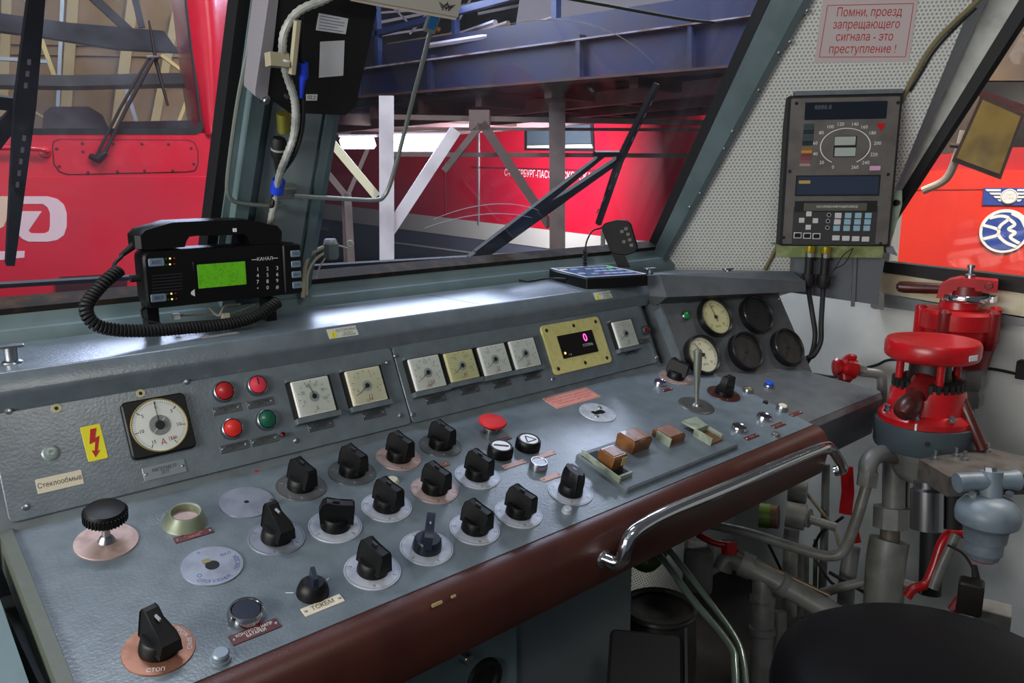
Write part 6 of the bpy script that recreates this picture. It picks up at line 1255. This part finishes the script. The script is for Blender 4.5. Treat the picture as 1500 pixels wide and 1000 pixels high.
for i in range(11): y0_ = 3.1+.95*i; part('joist', MB().box(xg+.05, xg+2.5, y0_, y0_+.09, zbot-.11, zbot+.02), RST, t, GB.M(0, 0).inverted())
for i in range(3): part('bearer', MB().box(xg+.6+.8*i, xg+.68+.8*i, 3.0, 12.5, zbot-.15, zbot-.03), mat('bearer_pink', '#6a4a48', .6), t, GB.M(0, 0).inverted())
part('deck', MB().box(xg+.05, xg+2.6, 3.0, 13, zbot+.021, zbot+.06), mat('deck_dark', '#2a2428', .7), t, GB.M(0, 0).inverted())
for i in range(4): part('rail_post', MB().box(xg+.1, xg+.16, 3.6+1.4*i, 3.66+1.4*i, zt-.1, zt+1.0), mat('post_blue', '#1a2c58', .5), t, GB.M(0, 0).inverted())
part('hand_rail', MB().box(xg+.1, xg+.16, 3, 12, zt+.30, zt+.36), mat('post_blue', '#1a2c58', .5), t, GB.M(0, 0).inverted())
WD = mat('old_wood', '#6a5648', .7, col2='#4e3e36', cscale=10); PW = mat('pale_pipe_w', '#9a98a6', .5)
random.seed(3)
for k in range(9):
    L = random.uniform(.7, 1.5); p = Vector((xg+.08+.07*k, random.uniform(5.0, 6.6), zt+.03+.045*(k % 4)+.01*k)); yw = R_(random.uniform(-16, 16)); q = Vector((math.sin(yw)*L, math.cos(yw)*L, random.uniform(-.03, .05)))
    solo('stored_bar', MB().tube([Vector((0, 0, 0)), q], random.uniform(.016, .034), 6), WD if k % 3 else PW, 'old timber from the untidy pile on the gantry' if k % 3 else 'pale pipe lying in the untidy pile on the gantry', 'bar', Matrix.Translation(p), 'timber pile on the gantry' if k % 3 else 'pale pipes on the gantry')
BGp = hframe(850, 10, 13); solo('white_partition', pg(BGp, [(755, 40), (990, 40), (990, -60), (770, -60)], .1), mat('pale_partition', '#b6b4c4', .6), 'pale partition panel above the blue gantry', 'partition', BGp.M(0, 0))
BG2 = hframe(600, 30, 14); t = thingm('roof_truss', 'pale roof trusses high above the gantry', 'roof truss', BG2.M(0, 0))
for a, b, wp in (((520, 40), (760, -8), 4), ((540, 20), (720, 6), 3), ((600, 50), (650, -10), 3), ((660, 50), (700, -20), 3), ((500, 60), (640, 40), 3), ((700, 20), (860, -12), 4), ((560, -5), (610, 45), 2.5)): part('member', pxbar(BG2, a, b, wp, .1), PW, t)
# ---- steel posts
WP = mat('white_post', '#c2bcc0', .5, col2='#a8a2a6', cscale=4); CRM = mat('cream_brace', '#cfc9a8', .5); BRN = mat('brown_grey_post', '#5a4d48', .6, col2='#4a403c', cscale=5)
FA = hframe(567, 300, 4.5)
t = thingm('steel_post', 'white steel post with slanting braces beyond the right windscreen', 'post', FA.M(0, 0))
part('column', pg(FA, [(555, 140), (577, 140), (578, 620), (557, 620)], .16, 0), WP, t)
part('brace', pxbar(FA, (571, 338), (668, 190), 17, .1, -.03), WP, t); part('brace', pxbar(FA, (552, 288), (470, 190), 12, .1, -.03), CRM, t)
FA2 = hframe(510, 300, 6.2)
t = thingm('steel_post', 'grey forked post left of the white post', 'post', FA2.M(0, 0))
part('column', pxbar(FA2, (509, 283), (528, 620), 11, .1), BRN, t); part('column', pxbar(FA2, (503, 283), (514, 600), 6, .1, -.1), BRN, t); part('arm', pxbar(FA2, (508, 288), (465, 236), 9, .1), BRN, t); part('arm', pxbar(FA2, (510, 285), (540, 215), 6, .1, -.1), BRN, t)
FBp = hframe(815, 260, 7.0)
t = thingm('steel_post', 'brown grey post with a dark slanting brace in front of the far red locomotive', 'post', FBp.M(0, 0))
part('column', pg(FBp, [(804, 150), (828, 150), (828, 560), (806, 560)], .16), BRN, t); part('cap_block', pg(FBp, [(686, 160), (716, 160), (716, 190), (686, 190)], .1, -.05), BRN, t); part('brace', pxbar(FBp, (706, 180), (806, 332), 13, .08, -.05), mat('dark_brace', '#4a3c38', .6), t)
part('brace', pxbar(FBp, (704, 182), (650, 250), 9, .08, -.05), BRN, t)
for y0_, y1_, wp in ((227, 228, 6), (189, 190, 4), (172, 180, 7)): part('cross_rail', pxbar(FBp, (560, y0_-1), (1060, y1_), wp, .05, -.2), mat('rail_dark', '#54463f', .5), t)
# ---- far red locomotive
L4 = hframe(800, 255, 11.5, 13)
t = thingm('red_locomotive', 'far red locomotive with cream stripe behind the steel posts', 'locomotive', L4.M(0, 0))
part('body', pg(L4, [(440, 165), (1000, 158), (1000, 359), (440, 294)], 1.5), RED_LOCO, t)
part('cream_band', pgat(L4, [(440, 294), (1020, 362), (1020, 392), (440, 316)], 1.5, .01), mat('loco_cream', '#c4b9ac', .5), t)
part('grey_skirt', pgat(L4, [(440, 316), (1020, 392), (1020, 640), (440, 560)], 1.5, -.01), mat('loco_grey', '#5e5c66', .5), t)
part('thin_line', pgat(L4, [(560, 352), (1020, 412), (1020, 414), (560, 354)], .02, .012), mat('loco_cream', '#c4b9ac', .5), t)
part('roof_band', pgat(L4, [(440, 166), (1000, 159), (1000, 132), (440, 140)], 1.4, -.1), mat('roof_dark', '#2a2a30', .6), t)
wn = part('side_window', pgat(L4, [(768, 182), (868, 178), (870, 222), (768, 220)], .05, .02), RUBBER, t)
part('window_pane', pgat(L4, [(772, 185), (864, 182), (866, 210), (772, 212)], .02, .03), mat('loco_window', '#4a5258', .1), wn); part('window_sill', pgat(L4, [(772, 213), (866, 211), (868, 217), (772, 217)], .03, .035), mat('loco_cream', '#c4b9ac', .5), wn)
part('door_seam', pxbar(L4, (700, 170), (700, 330), 2.2, .02, .012), mat('loco_chrome', '#b0a8a8', .3, .7), t); part('panel_seam', pxbar(L4, (650, 170), (652, 325), 1.2, .02, .008), mat('seam_red', '#6a1020', .5), t); part('panel_seam', pxbar(L4, (690, 245), (888, 250), 1, .02, .008), mat('seam_red', '#6a1020', .5), t)
a = off(L4, .012).uv(740, 253); b = off(L4, .012).uv(872, 260); wm = math.hypot(b[0]-a[0], b[1]-a[1]); ang = math.degrees(math.atan2(b[1]-a[1], b[0]-a[0]))
o = text(t, 'С-ПЕТЕРБУРГ-ПАСС-МОСКОВСКАЯ', .15, mat('faded_white', '#f0d0d0', .6), T((a[0]+b[0])/2, (a[1]+b[1])/2, .02, ang)); o['fit'] = wm
L5 = hframe(1010, 200, 9.3)
solo('loco_cab_window', pg(L5, [(968, 178), (1060, 168), (1060, 222), (974, 216)], .1, 0), mat('grey_cab_glass', '#6c6a70', .2, col2='#3a383c', cscale=3), 'grey cab window of the far locomotive by the right pillar', 'window', L5.M(0, 0))
# ---- fluorescent fittings
TUBE = mat('fluorescent_tube', '#dfe6ff', .5, emit=26)
for (x0, x1, y0_, y1_), lab in (((497, 551, 200, 217), 'short glowing fluorescent fitting left of the white post'), ((572, 655, 197, 221), 'long glowing fluorescent fitting right of the white post')):
    fx = hframe((x0+x1)/2, 208, 4.85); t = thingm('fluorescent_fitting', lab, 'lamp', fx.M(0, 0), 'fluorescent fittings')
    part('diffuser', pg(fx, [(x0+3, y0_), (x1-4, y0_), (x1, y1_-4), (x1-3, y1_), (x0+4, y1_), (x0, y0_+6)], .08), TUBE, t); part('housing', pgat(fx, [(x0-1, y0_-3), (x1+1, y0_-3), (x1+1, y0_-.5), (x0-1, y0_-.5)], .12, .01), WP, t)
    part('fixing_bar', pxbar(fx, ((x0+x1)/2, y0_-1.5), (567, y0_-2), 3, .04, -.02), BRN, t)
# ---- right side: mirror and orange-red locomotive
L6 = hframe(1430, 320, 5.2)
OR_ = mat('vermilion_loco', '#d2301f', .4, bump=.04, bscale=3, col2='#c92c20', cscale=2)
t = thingm('red_locomotive', 'vermilion locomotive with blue emblems seen through the side window', 'locomotive', L6.M(0, 0))
part('front', pg(L6, [(1240, 262), (1400, 247), (1600, 252), (1600, 620), (1240, 620)], 1.2), OR_, t)
part('upper_band', pgat(L6, [(1240, 262), (1400, 247), (1600, 252), (1600, 215), (1430, 216), (1390, 225), (1240, 235)], 1.0, -.04), mat('band_red', '#a81f22', .4), t)
part('cab_window', pgat(L6, [(1425, 216), (1600, 214), (1600, 120), (1440, 120)], .05, -.06), mat('dark_window', '#23201e', .15), t); part('roof', pgat(L6, [(1240, 236), (1425, 222), (1440, 118), (1600, 118), (1600, 20), (1240, 20)], .8, -.08), mat('ochre_dark', '#3a2c20', .6, col2='#5a4630', cscale=2), t)
part('crease', pgat(L6, [(1330, 277), (1600, 274), (1600, 275.5), (1330, 278.5)], .02, .006), mat('crease_red', '#b02a22', .5), t)
EB = mat('emblem_blue', '#23408c', .5); EW = mat('emblem_white', '#e6e0d6', .5)
em = part('wing_emblem', pgat(L6, [(1441, 275), (1520, 275), (1520, 301), (1439, 300)], .01, .012), EB, t)
for k in range(4):
    part('wing_feather', pgat(L6, [(1443+6*k, 277+5*k), (1466, 277+5*k), (1466, 280+5*k), (1446+6*k, 280+5*k)], .006, .018), EW, em); part('wing_feather', pgat(L6, [(1490, 277+5*k), (1515-6*k, 277+5*k), (1512-6*k, 280+5*k), (1490, 280+5*k)], .006, .018), EW, em)
f6 = off(L6, .012); k6 = f6.uv(1470, 300)[0]-f6.uv(1469, 300)[0]
sh = part('wing_shield', MB().lathe([(0, .022), (12*k6, .022), (13*k6, .018)], 28), EW, em, T(*f6.uv(1478, 288), 0)); part('shield_ring', MB().ring(11.2*k6, .5*k6, 28, 6, .0225), INKG, sh); text(sh, 'СОЮЗ\nЦТЖМ', 6.0*k6, INKG, T(0, 0, .0225), sx=.9)
M6 = T(*f6.uv(1471, 338.5), .012)
rd6 = part('round_emblem', MB().lathe([(0, .006), (37*k6, .006), (37.5*k6, 0)], 48), EW, t, M6); part('emblem_field', MB().lathe([(0, .009), (32.5*k6, .009), (32.5*k6, .006)], 48), EB, rd6)
def band(pts, w): 
    r = bez([(x*k6, y*k6, 0) for x, y in pts], 6); L_, Rr = [], []
    for i, p in enumerate(r):
        d = (r[min(i+1, len(r)-1)]-r[max(i-1, 0)]).normalized(); n = Vector((-d.y, d.x, 0))*w*k6/2; L_.append(p+n); Rr.append(p-n)
    return MB().loft([[L_[i]+Vector((0, 0, .009)), Rr[i]+Vector((0, 0, .009)), Rr[i]+Vector((0, 0, .012)), L_[i]+Vector((0, 0, .012))] for i in range(len(r))])
for pts in ([(-33, 10), (-12, 4), (-8, -2), (-12, -8), (-30, -14)], [(-24, 22), (-8, 26), (4, 22), (-6, 10), (-9, 2)], [(-9, -4), (-4, -12), (6, -20), (20, -26)], [(4, 22), (14, 12), (6, 4), (16, -2), (10, -10), (24, -20)], [(30, 8), (22, 22), (8, 31)]): part('emblem_stroke', band(pts, 5), EW, rd6)
LR = hframe(1440, 195, 3.1)
MO = [(1438, 138), (1502, 166), (1466, 263), (1394, 236)]
t = thingm('side_mirror', 'brown-framed outside mirror with ochre glass beyond the side window', 'mirror', LR.M(0, 0))
part('frame', pg(LR, MO, .05), mat('mirror_brown', '#3b2418', .5), t)
part('mirror_glass', MB().prism([tuple((1-.13)*a+.13*b for a, b in zip(LR.uv(*p), LR.uv(1450, 200))) for p in MO], 0, .004), mat('ochre_glass', '#8a7336', .15, col2='#6d5a28', cscale=8), t)
part('arm', MB().tube(bez([LR.uv(1350, 280)+(-.06,), LR.uv(1385, 262)+(-.06,), LR.uv(1402, 225)+(-.06,), LR.uv(1412, 190)+(-.06,)], 5), .016, 10), mat('mirror_arm', '#b5a890', .4), t); part('bracket', MB().tube([LR.uv(1392, 212)+(-.04,), LR.uv(1412, 214)+(-.03,)], .01, 8), mat('mirror_brown', '#3b2418', .5), t); part('stay', pxbar(LR, (1420, 130), (1520, 165), 9, .03, -.06), mat('stay_red', '#4a1c18', .5), t)
# ------------------------------------------------------------------ lettering to meshes (outlines filled by winding number)
from mathutils.geometry import delaunay_2d_cdt
bpy.context.view_layer.update()
for o in TXT:
    if 'fit' in o.keys():
        k = o['fit']/max((o.bound_box[4][0]-o.bound_box[0][0]), 1e-6)
        o.matrix_local = o.matrix_local @ Matrix.Diagonal((k, 1, 1, 1)); del o['fit']
    o.data.fill_mode = 'NONE'
bpy.context.view_layer.update()
deps = bpy.context.evaluated_depsgraph_get()
def loops_of(me):
    nx = {}
    for e in me.edges: nx.setdefault(e.vertices[0], []).append(e.vertices[1]); nx.setdefault(e.vertices[1], []).append(e.vertices[0])
    seen = set(); out = []
    for v in range(len(me.vertices)):
        if v in seen or v not in nx: continue
        lp = [v]; seen.add(v); c = v
        while True:
            c2 = [w for w in sorted(nx[c], key=lambda w: (w != c+1)) if w not in seen]
            if not c2: break
            c = c2[0]; seen.add(c); lp.append(c)
        if len(lp) > 2: out.append([me.vertices[i].co.to_2d() for i in lp])
    return out
def wind(p, lps):
    w = 0
    for l in lps:
        a = l[-1]
        for b in l:
            if (a.y <= p.y) != (b.y <= p.y):
                s = (b.x-a.x)*(p.y-a.y)-(p.x-a.x)*(b.y-a.y)
                if b.y > a.y and s > 0: w += 1
                elif b.y < a.y and s < 0: w -= 1
            a = b
    return w
GLY = {}
def fill(lps):
    cl = []
    for l in lps:
        b = [min(p.x for p in l), max(p.x for p in l), min(p.y for p in l), max(p.y for p in l)]; hitc = [c for c in cl if not (b[0] > c[0][1] or b[1] < c[0][0] or b[2] > c[0][3] or b[3] < c[0][2])]
        for c in hitc: b = [min(b[0], c[0][0]), max(b[1], c[0][1]), min(b[2], c[0][2]), max(b[3], c[0][3])]
        n = [b, [l]+[q for c in hitc for q in c[1]]]; cl = [c for c in cl if c not in hitc]+[n]
    V, Fc = [], []
    for b, ls in cl:
        vs, es = [], []
        for l in ls:
            o0 = len(vs); vs += l; es += [(o0+i, o0+(i+1) % len(l)) for i in range(len(l))]
        s = max(b[1]-b[0], b[3]-b[2], 1e-6); c = Vector((b[0], b[2])); nv = [(v-c)/s for v in vs]; nl = [[(v-c)/s for v in l] for l in ls]
        r = delaunay_2d_cdt(nv, es, [], 0, 1e-5); o0 = len(V); V += [(v.x*s+c.x, v.y*s+c.y, 0) for v in r[0]]
        for f in r[2]:
            m = sum((r[0][i] for i in f), Vector((0, 0)))/len(f)
            if wind(m, nl): Fc.append(tuple(o0+i for i in f))
    return V, Fc
for o in TXT:
    key = (o.data.body, round(o.data.size, 6), o.data.materials[0].name, o.data.align_x, o.data.shear, o.data.space_line)
    if key not in GLY:
        wm = bpy.data.meshes.new_from_object(o.evaluated_get(deps)); V, Fc = fill(loops_of(wm)); bpy.data.meshes.remove(wm)
        me = bpy.data.meshes.new(o.name.split('.')[0]); me.from_pydata(V, [], Fc); me.materials.append(o.data.materials[0]); me.update(); GLY[key] = me
    link(o.name.split('.')[0], GLY[key], o.parent, o.matrix_local.copy())
    c = o.data; bpy.data.objects.remove(o); bpy.data.curves.remove(c)
